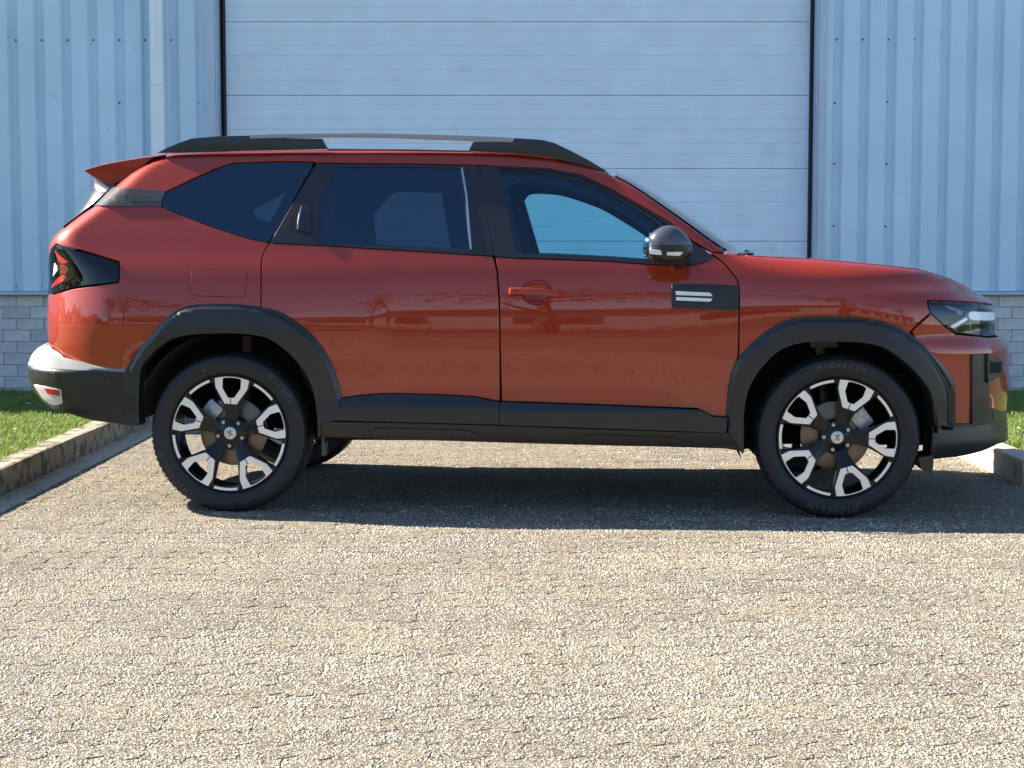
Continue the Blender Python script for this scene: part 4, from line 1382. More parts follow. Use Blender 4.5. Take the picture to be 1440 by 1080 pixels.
# ------------------------------------------------------------------ cladding
def arch_off(cx, rin, rout, lo, hi):
    def f(x, z):
        r = np.sqrt((x - cx) ** 2 + (z - 0.36) ** 2)
        t = np.clip((rout - r) / (rout - rin), 0, 1)
        s = np.clip(t / 0.75, 0, 1)
        return lo + (hi - lo) * (s ** 0.8)
    return f
ra = RA_OUT + [(480.3, 562), (471.7, 589), (471, 590.5), (452, 592), (450.5, 613)] + list(reversed(RA_IN))[1:] + [(185, 596), (180, 560), (179.5, 523)]
def arch_fn(cx):
    line = np.array([at_y(u, v, -0.90) for u, v in (RA_OUT if cx < 0 else FA_OUT)])
    A, B = line[:-1], line[1:]
    def f(x, z):
        x = np.asarray(x, float); z = np.asarray(z, float); sh_ = x.shape
        P = np.stack([x.ravel(), z.ravel()], 1)
        d = np.full(len(P), 9.0)
        for a_, b_ in zip(A, B):
            e = b_ - a_; t = np.clip(((P - a_) @ e) / max(e @ e, 1e-9), 0, 1)
            d = np.minimum(d, np.hypot(*(P - a_ - t[:, None] * e).T))
        d = d.reshape(sh_)
        s = np.clip(d / 0.020, 0, 1); s = s * s * (3 - 2 * s)
        return 0.007 + 0.020 * s + 0.008 * np.clip((d - 0.02) / 0.09, 0, 1)
    return f
# split at the door gap
ra1_out = [p for p in RA_OUT if p[0] < 369] + [(369.2, 434)]
ra1_in = [p for p in RA_IN if p[0] < 374] + [(374.8, 471.9)]
ra2_out = [(370.5, 434.4)] + [p for p in RA_OUT if p[0] > 371]
ra2_in = [(376.2, 472.4)] + [p for p in RA_IN if p[0] > 378]
build_patch('rear_arch_cladding', U(ra1_out + list(reversed(ra1_in)) + [(185, 596), (180, 560), (179, 522)]), M_PLAST, car, off=arch_fn(-WHX), depth=0.07, gap=0, step=0.013, rnd=0.005)
build_patch('rear_arch_cladding', U(ra2_out + [(480.3, 562), (471.7, 589.5), (452, 591.5), (451.5, 611)] + list(reversed(ra2_in))), M_PLAST, car, off=arch_fn(-WHX), depth=0.07, gap=0, step=0.013, rnd=0.005)
build_patch('front_arch_cladding', U(FA_OUT + [(1337, 597), (1312.5, 597)] + [p for p in reversed(FA_IN) if p[1] < 594 or p[0] < 1100]), M_PLAST, car, off=arch_fn(WHX), depth=0.07, gap=0, step=0.013, rnd=0.005)
# door cladding: upper face leans out, lower face is upright
def dclad(x, z):
    return 0.006 + 0.030 * np.clip((0.540 - z) / 0.065, 0, 1)
c1 = [(480.5, 560), (510, 556), (536.7, 553.6), (560.5, 553.6), (610, 554.6), (666, 557.6), (698.3, 564.4), (702.6, 564.6), (702, 595.5), (600, 593), (472.2, 589.6), (479, 572)]
c2 = [(704.2, 564.7), (850, 569.6), (980.3, 574.8), (991, 580), (1001, 585.3), (1021.3, 586.3), (1020.6, 606.6), (860, 601), (703.4, 595.9)]
dc = build_patch('lower_cladding', U(c1), M_PLAST, tuple(rdoor), off=dclad, depth=0.04, gap=0.0012, step=0.018, rnd=0.003)
dc = build_patch('lower_cladding', U(c2), M_PLAST, tuple(fdoor), off=dclad, depth=0.04, gap=0.0012, step=0.018, rnd=0.003)
# sill
sill = [(450.5, 592), (600, 595), (702, 598), (860, 603.5), (1020, 608.6), (1046, 609), (1043, 633), (1019, 629.5), (900, 626), (785.3, 622.5), (620, 617.5), (500, 614.5), (451.4, 612.8)]
def silloff(x, z):
    s = 0.010 + 0 * x
    return s + 0.018 * np.clip((z - 0.31) / 0.10, 0, 1)
sl_ = build_patch('sill_cladding', U(sill), M_PLAST, car, off=silloff, depth=0.05, gap=0.001, step=0.022, rnd=0.003)
for tr in ([(512, 609.5), (533, 601.3), (657, 604.5), (684, 615), (600, 614)], [(806, 621), (832, 610.5), (945, 614.5), (984, 627), (900, 624.5)]):
    build_patch('sill_pad', U(tr), M_PLAST, tuple(sl_), off=lambda x, z: silloff(x, z) + 0.007, depth=0.01, gap=0, rnd=0.003)
# red floor pan lip below the sill
lip = [(520, 614.5), (640, 618), (785, 622.3), (900, 625.5), (900, 628.3), (785, 625.4), (640, 621), (520, 617)]
build_patch('floor_lip', U(lip), M_PAINT, car, off=-0.012, depth=0.02, gap=0)

# ---- front lower bumper (black)
lb = U([(1312, 597.2), (1338, 597.2), (1364.4, 596.6), (1386, 596.4), (1387.2, 573.2), (1409, 580)])
z_a = at_y(1411, 582, -.4)[1]; z_b = at_y(1404, 619, -.4)[1]
lb += [(BODY.m_front(z) + 0.012, z) for z in np.linspace(z_a, z_b, 5)]
lb += U([(1398, 623), (1389.6, 627.4), (1375, 633), (1350, 639), (1306, 643.7)])
build_patch('lower_front_bumper', lb, M_PLAST, car, off=lambda x, z: 0.004 + 0.012 * np.clip((0.40 - z) / 0.08, 0, 1), depth=0.05, gap=0.0008, step=0.022, rnd=0.003)
# vertical black blade with the duct box
vb = [(1365.5, 498.5), (1383.7, 497), (1403.9, 507.4), (1403, 525.2), (1389.6, 535.6), (1386.5, 596), (1365, 596)]
build_patch('bumper_blade', U([(1365.5, 498.5), (1388, 498), (1389, 535.6), (1386.5, 596), (1365, 596)]), M_PLAST, car, off=0.010, depth=0.03, gap=0, step=0.02)
build_patch('air_duct', U([(1384, 497.5), (1403.9, 507.4), (1403, 525.2), (1384, 537)]), M_PLAST, car, off=0.022, depth=0.04, gap=0, step=0.02)
build_patch('air_duct_mouth', U([(1386.5, 508.5), (1401.5, 508.5), (1401, 523), (1386, 524.5)]), M_DARK, car, off=0.0235, depth=0.01, gap=0, step=0.02, rnd=0.001)
build_patch('air_duct_rim', U([(1385.5, 507), (1402.6, 507), (1402, 509), (1387, 509)]), M_PLAST, car, off=0.026, depth=0.01, gap=0, rnd=0.001)
# sensor dots
def disc_at(name, u, v, r, material, off, parent=car, surf=BODY, h=0.004):
    m, z = surf.hit(u, v)
    build_patch(name, [(m + r * math.cos(t), z + r * math.sin(t)) for t in [k * math.pi / 7 for k in range(14)]], material, parent, surf=surf, off=off, depth=h, gap=0, step=0.02, rnd=0.0012)
disc_at('parking_sensor', 1396, 585, 0.010, M_SATIN, 0.0075)
disc_at('parking_sensor', 1323, 572, 0.011, M_PLAST, 0.029)
# grille over the nose
gz = np.linspace(at_y(1400, 468, -.4)[1], at_y(1398, 430, -.4)[1], 5)
gp = [(BODY.m_front(z) + 0.01, z) for z in gz] + [(BODY.m_front(z) - 0.42, z) for z in gz[::-1]]
build_patch('grille_panel', gp, M_SATIN, car, off=-0.014, gap=0, depth=0.03)
# fill behind the nose so no daylight shows through it
def arc_wall(name, z0, z1, mfun, mat_, off=-0.03):
    zz = np.linspace(z0, z1, 8)
    p = [(mfun(z), z) for z in zz] + [(mfun(z) - 0.5, z) for z in zz[::-1]]
    build_patch(name, p, mat_, car, off=off, gap=0)
arc_wall('nose_backing', 0.42, 0.88, BODY.m_front, M_DARK)
build_patch('tail_backing', [(BODY.m_rear(z), z) for z in np.linspace(0.58, 1.1, 8)] + [(BODY.m_rear(z) + 0.4, z) for z in np.linspace(1.1, 0.58, 8)], M_DARK, car, off=-0.03, gap=0)

# ------------------------------------------------------------------ rear bumper
BX = silh([(78, 480), (60, 485), (48, 492), (43, 500), (42.5, 515), (43.5, 530), (47, 541), (56, 556), (67, 567), (80, 575)], -0.60, -0.070)
_bz = np.array([q[0] for q in BX]); _bx = np.array([q[1] for q in BX])
xrb = smooth_tab(lambda z: np.interp(z, _bz, _bx), 0.1, 1.2, 300, 3)
def w0b(z):
    z = np.asarray(z, float)
    zl = at_y(110, 520, -.88)[1]; zu = at_y(110, 508, -.88)[1]
    return np.minimum(W0f(z) + 0.010, 0.905) - 0.062 * np.clip((z - zl) / (zu - zl), 0, 1.6)
RB = Surf(xf_s, xrb, w0b, lr=0.42, top=False)
rb1 = U([(178.6, 523.5), (110, 520), (80, 518), (60, 516), (50, 514.5)], RB)
z1 = at_y(43, 514, -.6)[1]; z2 = at_y(78, 574, -.6)[1]
rb1 += [(RB.m_rear(z) - 0.012, z) for z in np.linspace(z1, z2, 8)]
rb1 += U([(84, 575.5), (100, 582), (130, 590), (176.7, 596.7), (186, 597.5), (180, 560)], RB)
rbo = build_patch('rear_bumper', rb1, M_PLAST, car, surf=RB, depth=0.05, gap=0, step=0.022, rnd=0.004)
M_BTOP = mat('bumper_top_sun_glare', (0.20, 0.20, 0.20), 0.4, bump=(700, 0.1, 0.0005))  # paler than the bumper plastic: sun glare on the ledge put into the colour
rb2 = U([(178.3, 515.5), (110, 507.8), (90, 502.8), (78, 494), (71, 486)], RB)
z3 = at_y(66, 484.5, -.6)[1]
rb2 += [(RB.m_rear(z) - 0.012, z) for z in np.linspace(z3, z1, 5)]
rb2 += U([(50, 514.5), (60, 516), (80, 518), (110, 520), (178.6, 523)], RB)
build_patch('bumper_step', rb2, M_BTOP, car, surf=RB, depth=0.03, gap=0, step=0.015, rnd=0.003)
disc_at('parking_sensor', 76.7, 528.3, 0.012, M_SATIN, 0.003, surf=RB)
disc_at('parking_sensor', 153, 533, 0.010, M_PLAST, 0.003, surf=RB)
build_patch('rear_fog_housing', U([(48, 541), (64, 543.5), (85.5, 548.3), (87.5, 566.5), (80, 569.5), (72, 568.3), (62, 562)], RB), mat('pale_lens', (0.55, 0.54, 0.53), 0.2, coat=0.8), car, surf=RB, off=0.003, depth=0.01, gap=0, step=0.015)
build_patch('rear_reflector', U([(64, 545.5), (84, 549), (85.5, 556), (68, 552.5)], RB), M_RED, car, surf=RB, off=0.007, depth=0.006, gap=0, step=0.015, rnd=0.001)
# bumper top shelf closing towards the tailgate
v = []; f = []
n = 24
zsh = z3
for i in range(n + 1):
    m0 = RB.m_rear(z3) + 0.0 + 0.55 * i / n
    a = RB.pos(m0, z3); b = BODY.pos(BODY.m_rear(z3) + 0.45 * i / n, z3)
    v += [tuple(a), (b[0] + 0.03, b[1] * 0.98, z3 + 0.01)]
for i in range(n): f.append((2 * i, 2 * i + 2, 2 * i + 3, 2 * i + 1))
v2 = [(x, -y, z) for x, y, z in v]
mesh_obj('bumper_shelf', v + v2, f + [tuple(q + len(v) for q in reversed(t)) for t in f], M_BTOP, car)

# ------------------------------------------------------------------ glass, frames
qglass = [(232.5, 271.2), (270, 253.5), (300, 240), (318, 232.5), (330, 229.8), (393, 227.8), (440.5, 228.3), (425, 254), (400, 300), (377, 339.2), (362.4, 337.6), (340, 331.8), (300, 318.3), (262, 304), (227.5, 289), (228.5, 280)]
build_patch('quarter_window', U(qglass), G_PRIV, car, off=-0.004, depth=0.006, gap=0, step=0.04)
build_patch('pillar_badge_panel', U([(159.6, 264.8), (200, 266.8), (232.6, 269.9), (227.8, 280), (225.8, 289.9), (180, 290.3), (134, 290.3)]), mat('smoked_pillar_trim', (0.055, 0.052, 0.052), 0.33, var=(5, 0.1)), tuple(quarter), off=0.006, depth=0.012, gap=0, step=0.03)
# rear door frame (one ring) with glass
RDG = [(473.3, 234.6), (560, 234.6), (645.5, 235.6), (652, 280), (657.5, 320), (661.5, 351.0), (600, 349.3), (524, 346), (450, 341.8), (449.5, 281), (460, 259)]
rdf = [(445.5, 230.3), (560, 231), (673, 233), (680, 270), (685.7, 306.7), (693.2, 359), (610, 354), (524.7, 348.8), (450.8, 344.2), (380.5, 340.8), (400, 307), (425, 265)]
build_patch('window_frame', U(rdf), M_SATIN, tuple(rdoor), off=0.001, holes=[U(RDG)], depth=0.018, gap=0.0008, step=0.035)
build_patch('window_pane', U(RDG), G_PRIV, tuple(rdoor), off=-0.005, depth=0.004, gap=0, step=0.05)
strip_patch('chrome_strip', [(649.5, 236), (656, 275), (662.2, 350.5)], 2.4, mat('bright_strip', (0.5, 0.52, 0.55), 0.2, metal=0.9), tuple(rdoor), off=0.004, depth=0.006, rnd=0.001)
# front door frame with glass
FDG = [(701.5, 238.8), (735, 240), (771, 243.5), (815.6, 254), (845, 265.5), (871, 280), (900, 297.5), (929, 317), (938, 345), (940, 368), (910, 366), (854, 362), (790, 358.5), (727.5, 356.2)]
fdf = [(674.8, 233.2), (700, 234.1), (771, 237.6), (815.6, 246), (854.4, 264), (910, 294.8), (943, 314), (974, 341), (1005.5, 362.6), (990, 367.8), (971, 372.4), (915.6, 371.1), (854, 366.2), (790, 363.8), (728, 362.1), (695, 359.8), (690, 330), (682.5, 280)]
build_patch('window_frame', U(fdf), M_SATIN, tuple(fdoor), off=0.001, holes=[U(FDG)], depth=0.018, gap=0.0008, step=0.035)
build_patch('window_pane', U(FDG), G_FRONT, tuple(fdoor), off=-0.005, depth=0.004, gap=0, step=0.05)
strip_patch('sealing_strip', [(700, 236.6), (771, 240.5), (815.6, 249.7), (856, 267.5), (912, 299), (940, 319)], 1.6, M_GLOSSB, tuple(fdoor), off=0.005, depth=0.004, rnd=0.0008)
# recessed rear door handle
build_patch('handle_recess', U([(419.2, 288.2), (435.5, 289), (440, 331), (401.2, 320)]), M_DARK, tuple(rdoor), off=0.0025, depth=0.004, gap=0, step=0.02, rnd=0.0008)
build_patch('handle', U([(424, 290.3), (435, 290.5), (438.5, 328.5), (418, 322.8)]), M_SATIN, tuple(rdoor), off=0.008, depth=0.006, gap=0, step=0.02)
strip_patch('handle_edge', [(424.2, 291.5), (421, 306), (418.6, 323)], 1.8, mat('bright_strip', (0.5, 0.52, 0.55), 0.2), tuple(rdoor), off=0.011, depth=0.004, rnd=0.0008)
# fuel flap line
ffp = [(268.5, 384), (270.5, 379.5), (276, 378), (340, 380.5), (345, 383), (346.8, 388), (346.5, 412), (344, 417), (338, 418.5), (276, 416.5), (270.5, 414.5), (268, 409)]
fq = U(ffp)
build_patch('fuel_flap_gap', fq, M_DARK, tuple(quarter[:1]) + (car,), off=0.0004, depth=0.004, gap=0, step=0.03, mirror=(1,), rnd=0.0002)
build_patch('fuel_flap', offset_poly(fq, 0.0028), M_PAINT, tuple(quarter[:1]) + (car,), off=0.0012, depth=0.004, gap=0, step=0.03, mirror=(1,), rnd=0.0008)

# ------------------------------------------------------------------ lamps
hp = U(lampH)
hl = build_patch('headlamp', hp, mat('lamp_housing', (0.02, 0.022, 0.026), 0.3), car, off=-0.030, depth=0.02, gap=0.001, step=0.03)
hl = tuple(hl)
LC = dict(gap=0, step=0.02, rnd=0.001)
build_patch('light_bar', U([(1364, 439), (1367, 438.3), (1396, 439.6), (1398.3, 442), (1398.5, 448), (1396, 450.3), (1366, 449.8), (1362.5, 446), (1362, 441.5)]), M_WHITE, hl, off=0.002, depth=0.02, **LC)
build_patch('light_bar', U([(1336, 459), (1358, 446.2), (1360.5, 449.5), (1341, 461.5)]), M_WHITE, hl, off=0.0018, depth=0.02, **LC)
build_patch('light_bar', U([(1330, 428), (1340, 430.5), (1356, 437.5), (1355, 441), (1350, 441), (1348, 436.5), (1338, 433)]), mat('blue_tinted_bar', (0.35, 0.5, 0.7), 0.3), hl, off=-0.010, depth=0.015, **LC)
build_patch('reflector', U([(1343.5, 464), (1365, 451.5), (1366.5, 468.5), (1350, 467)]), M_CHR, hl, off=-0.008, depth=0.02, **LC)
build_patch('reflector', U([(1368, 451.5), (1400, 451), (1395, 467.5), (1391, 470), (1368.5, 468.7)]), M_CHR, hl, off=-0.012, depth=0.02, **LC)
build_patch('lens', hp, G_LENS, hl, off=0.0, depth=0.02, gap=0.0012, step=0.03)
tp = U(lampT)
tl_ = tuple(build_patch('tail_lamp', tp, mat('lamp_housing', (0.02, 0.022, 0.026), 0.3), car, off=-0.006, depth=0.02, gap=0.001, step=0.03))
build_patch('lens', tp, G_SMOKE, tl_, off=0.002, depth=0.022, gap=0.0012, step=0.03)
build_patch('red_light', U([(78, 353), (83, 358), (94, 366.5), (96, 368.5), (90, 371), (84.5, 369)]), M_RED, tl_, off=0.0035, depth=0.02, **LC)
build_patch('red_light', U([(72.5, 404.5), (80, 393), (89, 386.5), (93.5, 388.5), (89, 396), (75, 403.5)]), M_RED, tl_, off=0.0035, depth=0.02, **LC)
build_patch('red_light', U([(85, 372), (93, 372.5), (97, 379), (93, 385.5), (86, 385)]), mat('deep_red_lens', (0.16, 0.004, 0.006), 0.12, coat=1.0), tl_, off=0.003, depth=0.02, **LC)
build_patch('white_light', U([(75.5, 388), (77.5, 370), (81, 374), (81.5, 380)]), M_WHITE, tl_, off=0.0035, depth=0.02, **LC)

# ------------------------------------------------------------------ door furniture
M_BAR = mat('badge_white', (0.80, 0.82, 0.84), 0.35)
bp_ = build_patch('fender_badge', U([(945.3, 399.4), (1000, 401), (1038.2, 402.5), (1037.6, 435.6), (1000, 434.5), (945, 432)]), mat('textured_black_panel', (0.012, 0.013, 0.015), 0.35, bump=(90, 0.6, 0.002)), tuple(fdoor), off=0.006, depth=0.01, gap=0, step=0.03)
def_px = 0.00316
# white bars
build_patch('badge_bar', U([(950.8, 410.2), (998.3, 412.0), (1002, 416.6), (950.8, 414.9)]), M_BAR, tuple(fdoor), off=0.0105, depth=0.005, gap=0, step=0.03, rnd=0.0008)
build_patch('badge_bar', U([(950.8, 418), (1002, 420.2), (998.3, 424.2), (950.8, 422.3)]), M_BAR, tuple(fdoor), off=0.0105, depth=0.005, gap=0, step=0.03, rnd=0.0008)
# chevrons in low relief on the panel
for k in range(7):
    u0 = 1003 + k * 4.8
    if u0 + 6 > 1036: break
    build_patch('chevron', U([(u0, 404.5), (u0 + 2.4, 404.6), (u0 - 3.2, 418.5), (u0 + 2.4, 432.3), (u0, 432.2), (u0 - 5.6, 418.4)]), M_SATIN, tuple(fdoor), off=0.0075, depth=0.003, gap=0, step=0.04, rnd=0.0006)

def loft_side(name, spine, radii, material, parent, seg=12, sgn=1):
    bm = bmesh.new()
    rings = []
    for (x, y, z), (ry, rz) in zip(spine, radii):
        rings.append([bm.verts.new((x, sgn * (y + ry * math.cos(t)), z + rz * math.sin(t))) for t in [2 * math.pi * k / seg for k in range(seg)]])
    for i in range(len(rings) - 1):
        for k in range(seg): bm.faces.new([rings[i][k], rings[i][(k + 1) % seg], rings[i + 1][(k + 1) % seg], rings[i + 1][k]])
    bm.faces.new(rings[0]); bm.faces.new(rings[-1])
    return bm_obj(name, bm, material, parent, smooth=True)
for side, dpar in ((1, fdoor[0]), (-1, fdoor[1])):
    pts = []
    for (u, v) in [(715.6, 410), (719, 408.8), (743, 409.2), (768, 411), (786, 413.8), (791, 414.6)]:
        m, z = BODY.hit(u, v); p = BODY.pos(m, z); pts.append(p)
    offs_ = [-0.020, -0.036, -0.044, -0.044, -0.034, -0.006]
    rr = [(0.004, 0.006), (0.008, 0.0115), (0.009, 0.0115), (0.009, 0.011), (0.007, 0.009), (0.002, 0.004)]
    rr = [(a_, b_ * 1.45) for a_, b_ in rr]; rr[0] = (0.007, 0.013)
    loft_side('door_handle', [(p[0], p[1] + o_, p[2]) for p, o_ in zip(pts, offs_)], rr, M_PAINT, dpar, 14, side)
CUP2 = [(cup_m + (p[0] - cup_m) * 1.13, cup_z + (p[1] - cup_z) * 1.17) for p in CUP]
build_patch('handle_cup', CUP2, M_PAINT, tuple(fdoor),
            off=lambda x, z: -0.0012 - 0.030 * np.clip(1 - ((x - cup_m) / 0.062) ** 2 - ((z - cup_z) / 0.046) ** 2, 0, 1) ** 0.7, depth=0.002, gap=0, step=0.008, rnd=0.0004)
# ------------------------------------------------------------------ roof, bonnet, windscreen, tailgate glass
def edge_at(x, inset=0.0):
    z = float(ztop(x))
    w = float(BODY.width(x, z - 0.001))
    return max(w - inset, 0.02), z
def top_sheet(name, x0, x1, nx, crown, material, ny=24, inset=0.0, sink=0.0, thick=0.012, crownf=None, w_over=None):
    v = []; nrm = []
    xs = np.linspace(x0, x1, nx + 1)
    for x in xs:
        w, z = edge_at(x, inset)
        if w_over: w = w_over(x, w)
        c = crownf(x) if crownf else crown
        for j in range(ny + 1):
            t = -1 + 2 * j / ny
            v.append((x, w * t, z - sink + c * (1 - abs(t) ** 2.2)))
    f = []
    for i in range(nx):
        for j in range(ny):
            a = i * (ny + 1) + j
            f.append((a, a + ny + 1, a + ny + 2, a + 1))
    o = mesh_obj(name, v, f, material, car, smooth=True)
    if thick:
        md = o.modifiers.new('thick', 'SOLIDIFY'); md.thickness = thick; md.offset = -1
    return o
XW0 = at_y(856, 243, -.60)[0]        # head of the windscreen
XW1 = at_y(1040, 356, -.60)[0]       # foot of the windscreen
XR0 = at_y(206, 218, -.6)[0]
top_sheet('roof', XR0 + 0.0, XW0, 50, 0.022, M_PAINT, inset=0.004, sink=0.001)
XH0 = at_y(1046, 358, -.7)[0]; XH1 = at_y(1396.5, 423, -.37)[0]
top_sheet('bonnet', XH0, XH1 + 0.015, 46, 0.03, M_PAINT, inset=0.012, sink=0.001, crownf=lambda x: 0.005 + 0.003 * math.sin((x - XH0) / (XH1 - XH0) * math.pi))
# windscreen: bulges forward of the pillars
def windscreen():
    v = []; f = []
    nx, ny = 24, 24
    for i in range(nx + 1):
        s = i / nx
        x = XW0 + (XW1 - XW0) * s
        w, z = edge_at(x, 0.018)
        for j in range(ny + 1):
            t = -1 + 2 * j / ny
            fwd = 0.11 * (1 - abs(t) ** 2.0) * (0.3 + 0.7 * s)
            v.append((x + fwd, w * t, z + 0.004 + (1 - abs(t) ** 2) * (0.026 * (1 - s) + 0.004)))
    for i in range(nx):
        for j in range(ny):
            a = i * (ny + 1) + j
            f.append((a, a + ny + 1, a + ny + 2, a + 1))
    return mesh_obj('windscreen', v, f, G_WIND, car, smooth=True)
windscreen()
# cowl between windscreen foot and bonnet, wipers
w1, z1w = edge_at(XW1)
bm = bmesh.new()
bm_box(bm, XW1 - 0.05, XH0 + 0.17, -w1 + 0.03, w1 - 0.03, z1w - 0.10, z1w - 0.012)
bm_obj('cowl', bm, M_DARK, car)
xb, zb_ = at_y(1052, 355.5, -.45)
bm = bmesh.new(); tube(bm, [(xb - 0.05, -0.48, zb_ - 0.015), (xb - 0.01, -0.46, zb_ + 0.004), (xb + 0.02, -0.40, zb_ - 0.004), (xb + 0.06, 0.05, zb_ - 0.005)], [0.010, 0.011, 0.008, 0.005], 8)
bm_obj('wiper', bm, M_SATIN, car, True)
# tailgate window and spoiler
XT = XR0
def tail_glass():
    v = []; f = []
    zs = np.linspace(at_y(95, 319, -.6)[1], at_y(172, 240, -.6)[1], 10)
    ny = 20
    for z in zs:
        xe = float(BODY.xr(z)) + 0.03
        we = float(BODY.base(xe + 0.2, z)) * 0.90
        for j in range(ny + 1):
            t = -1 + 2 * j / ny
            v.append((xe + 0.04 * abs(t) ** 4, we * t, z))
    for i in range(len(zs) - 1):
        for j in range(ny):
            a = i * (ny + 1) + j
            f.append((a, a + ny + 1, a + ny + 2, a + 1))
    o = mesh_obj('rear_window', v, f, M_GLOSSB, car, smooth=True)
    md = o.modifiers.new('thick', 'SOLIDIFY'); md.thickness = 0.006
tail_glass()
# side fin between spoiler and glass
M_FIN = mat('fin_gloss_trim', (0.05, 0.05, 0.055), 0.22, coat=0.6)
finR = [(164, 261), (154, 273), (144, 285), (126, 300), (108, 313), (98.5, 321)]
finL = [(132.4, 250), (131.3, 266), (126, 277), (114, 294), (104, 306), (94.5, 319)]
for sg in (1, -1):
    v = []; n = len(finR); K = 6
    for (r, l) in zip(finR, finL):
        a0 = at_y(r[0], r[1], -0.635); b0 = at_y(l[0], l[1], -0.535)
        for k in range(K + 1):
            t = k / K
            bul = 0.012 * math.sin(t * math.pi)
            v.append((a0[0] * (1 - t) + b0[0] * t - bul * 0.7, sg * (-0.635 * (1 - t) - 0.535 * t - bul * 0.7), a0[1] * (1 - t) + b0[1] * t))
    f = [(i * (K + 1) + k, i * (K + 1) + k + 1, (i + 1) * (K + 1) + k + 1, (i + 1) * (K + 1) + k) for i in range(n - 1) for k in range(K)]
    o = mesh_obj('side_fin', v, f, M_FIN, car, smooth=True)
    md = o.modifiers.new('thick', 'SOLIDIFY'); md.thickness = 0.01; md.offset = 0
# spoiler
sp_top = smooth_line([at_y(u, v, -.60) for u, v in [(117, 237), (120, 235), (146.7, 228), (175.2, 222.8), (211.5, 217.6), (232, 216)]], 4)
sp_bot = [at_y(u, v, -.60) for u, v in [(117, 240.5), (133.7, 251), (164, 268.5), (191, 243), (216, 221.5), (234, 218)]]
def prof_at(line, x): 
    l = sorted(line); return float(np.interp(x, [p[0] for p in l], [p[1] for p in l]))
xs0 = sp_top[0][0]; xs1 = sp_top[-1][0]
v = []; f = []
ny = 28; nx = 16
WY = 0.625
for side in (0, 1):
    for i in range(nx + 1):
        x = xs0 + (xs1 - xs0) * i / nx
        for j in range(ny + 1):
            t = -1 + 2 * j / ny
            # ends sweep forward a little in plan
            xx = x + (1 - i / nx) * 0.008 * abs(t) ** 6
            zt_ = prof_at(sp_top, x); zb2 = prof_at(sp_bot, x)
            cr = 0.020 * (1 - t * t)
            wy = WY * (1 - 0.03 * (1 - i / nx))
            z = (zt_ + cr - 0.012 * abs(t) ** 10) if side == 0 else zb2 + cr * 0.6
            if side == 1 and abs(t) < 0.80: z = max(z, zt_ + cr - 0.05)
            v.append((xx, wy * t, z))
N1 = (nx + 1) * (ny + 1)
for i in range(nx):
    for j in range(ny):
        a = i * (ny + 1) + j
        f.append((a, a + ny + 1, a + ny + 2, a + 1)); f.append((N1 + a, N1 + a + 1, N1 + a + ny + 2, N1 + a + ny + 1))
for i in range(nx):
    for j in (0, ny):
        a = i * (ny + 1) + j
        f.append((a, N1 + a, N1 + a + ny + 1, a + ny + 1))
for j in range(ny):
    for i in (0, nx):
        a = i * (ny + 1) + j
        f.append((a, a + 1, N1 + a + 1, N1 + a))
bm = bmesh.new(); me = bpy.data.meshes.new('t'); me.from_pydata(v, [], f); bm.from_mesh(me); bpy.data.meshes.remove(me)
bmesh.ops.recalc_face_normals(bm, faces=bm.faces)
bm_obj('spoiler', bm, M_PAINT, car, smooth=True)

# ------------------------------------------------------------------ roof rails
RY = -0.615
def railz(pts): return [at_y(u, v, RY) for u, v in pts]
r_out = [(222, 215.2), (236, 208), (253, 200.9), (271, 194.8), (304.8, 192), (351, 190.8), (351, 195.6), (400, 194.6), (453.5, 195.3), (461.4, 209.6), (340, 212.4), (260, 214.8)]
r_front = [(666, 199.5), (721, 200.6), (723, 194.2), (762.8, 196.9), (779.4, 201), (804.4, 213), (830, 226.5), (854.4, 241.5), (845, 240.5), (815.6, 231.6), (776.7, 222.2), (721, 215.8), (659.3, 212.2)]
silver = smooth_line([(351, 189.8), (400, 188.4), (472, 187.6), (530, 187.6), (577.5, 188.7), (650, 190.6), (721, 193.6)], 3) + list(reversed(smooth_line([(351.5, 195.6), (400, 194.2), (472, 193.4), (530, 193.8), (577.5, 195.3), (650, 198), (721, 200.6)], 3)))
gapbar = [(459, 209.2), (530, 209.8), (662, 211.9), (661, 213.6), (530, 211.6), (461, 211)]
for sg in (1, -1):
    rail = empty('roof_rail', (0, 0, 0), 0, car)
    for nm, pl, mt, th in (('rail_foot', r_out, M_SATIN, 0.030), ('rail_foot', r_front, M_SATIN, 0.030), ('rail_bar', silver, M_RAILS, 0.024), ('rail_base', gapbar, M_SATIN, 0.02)):
        pp = railz(pl)
        o = extrude_poly(nm, pp, RY * sg - th / 2, RY * sg + th / 2, mt, rail, plane='xz', bevel=0.0035, smooth=True)
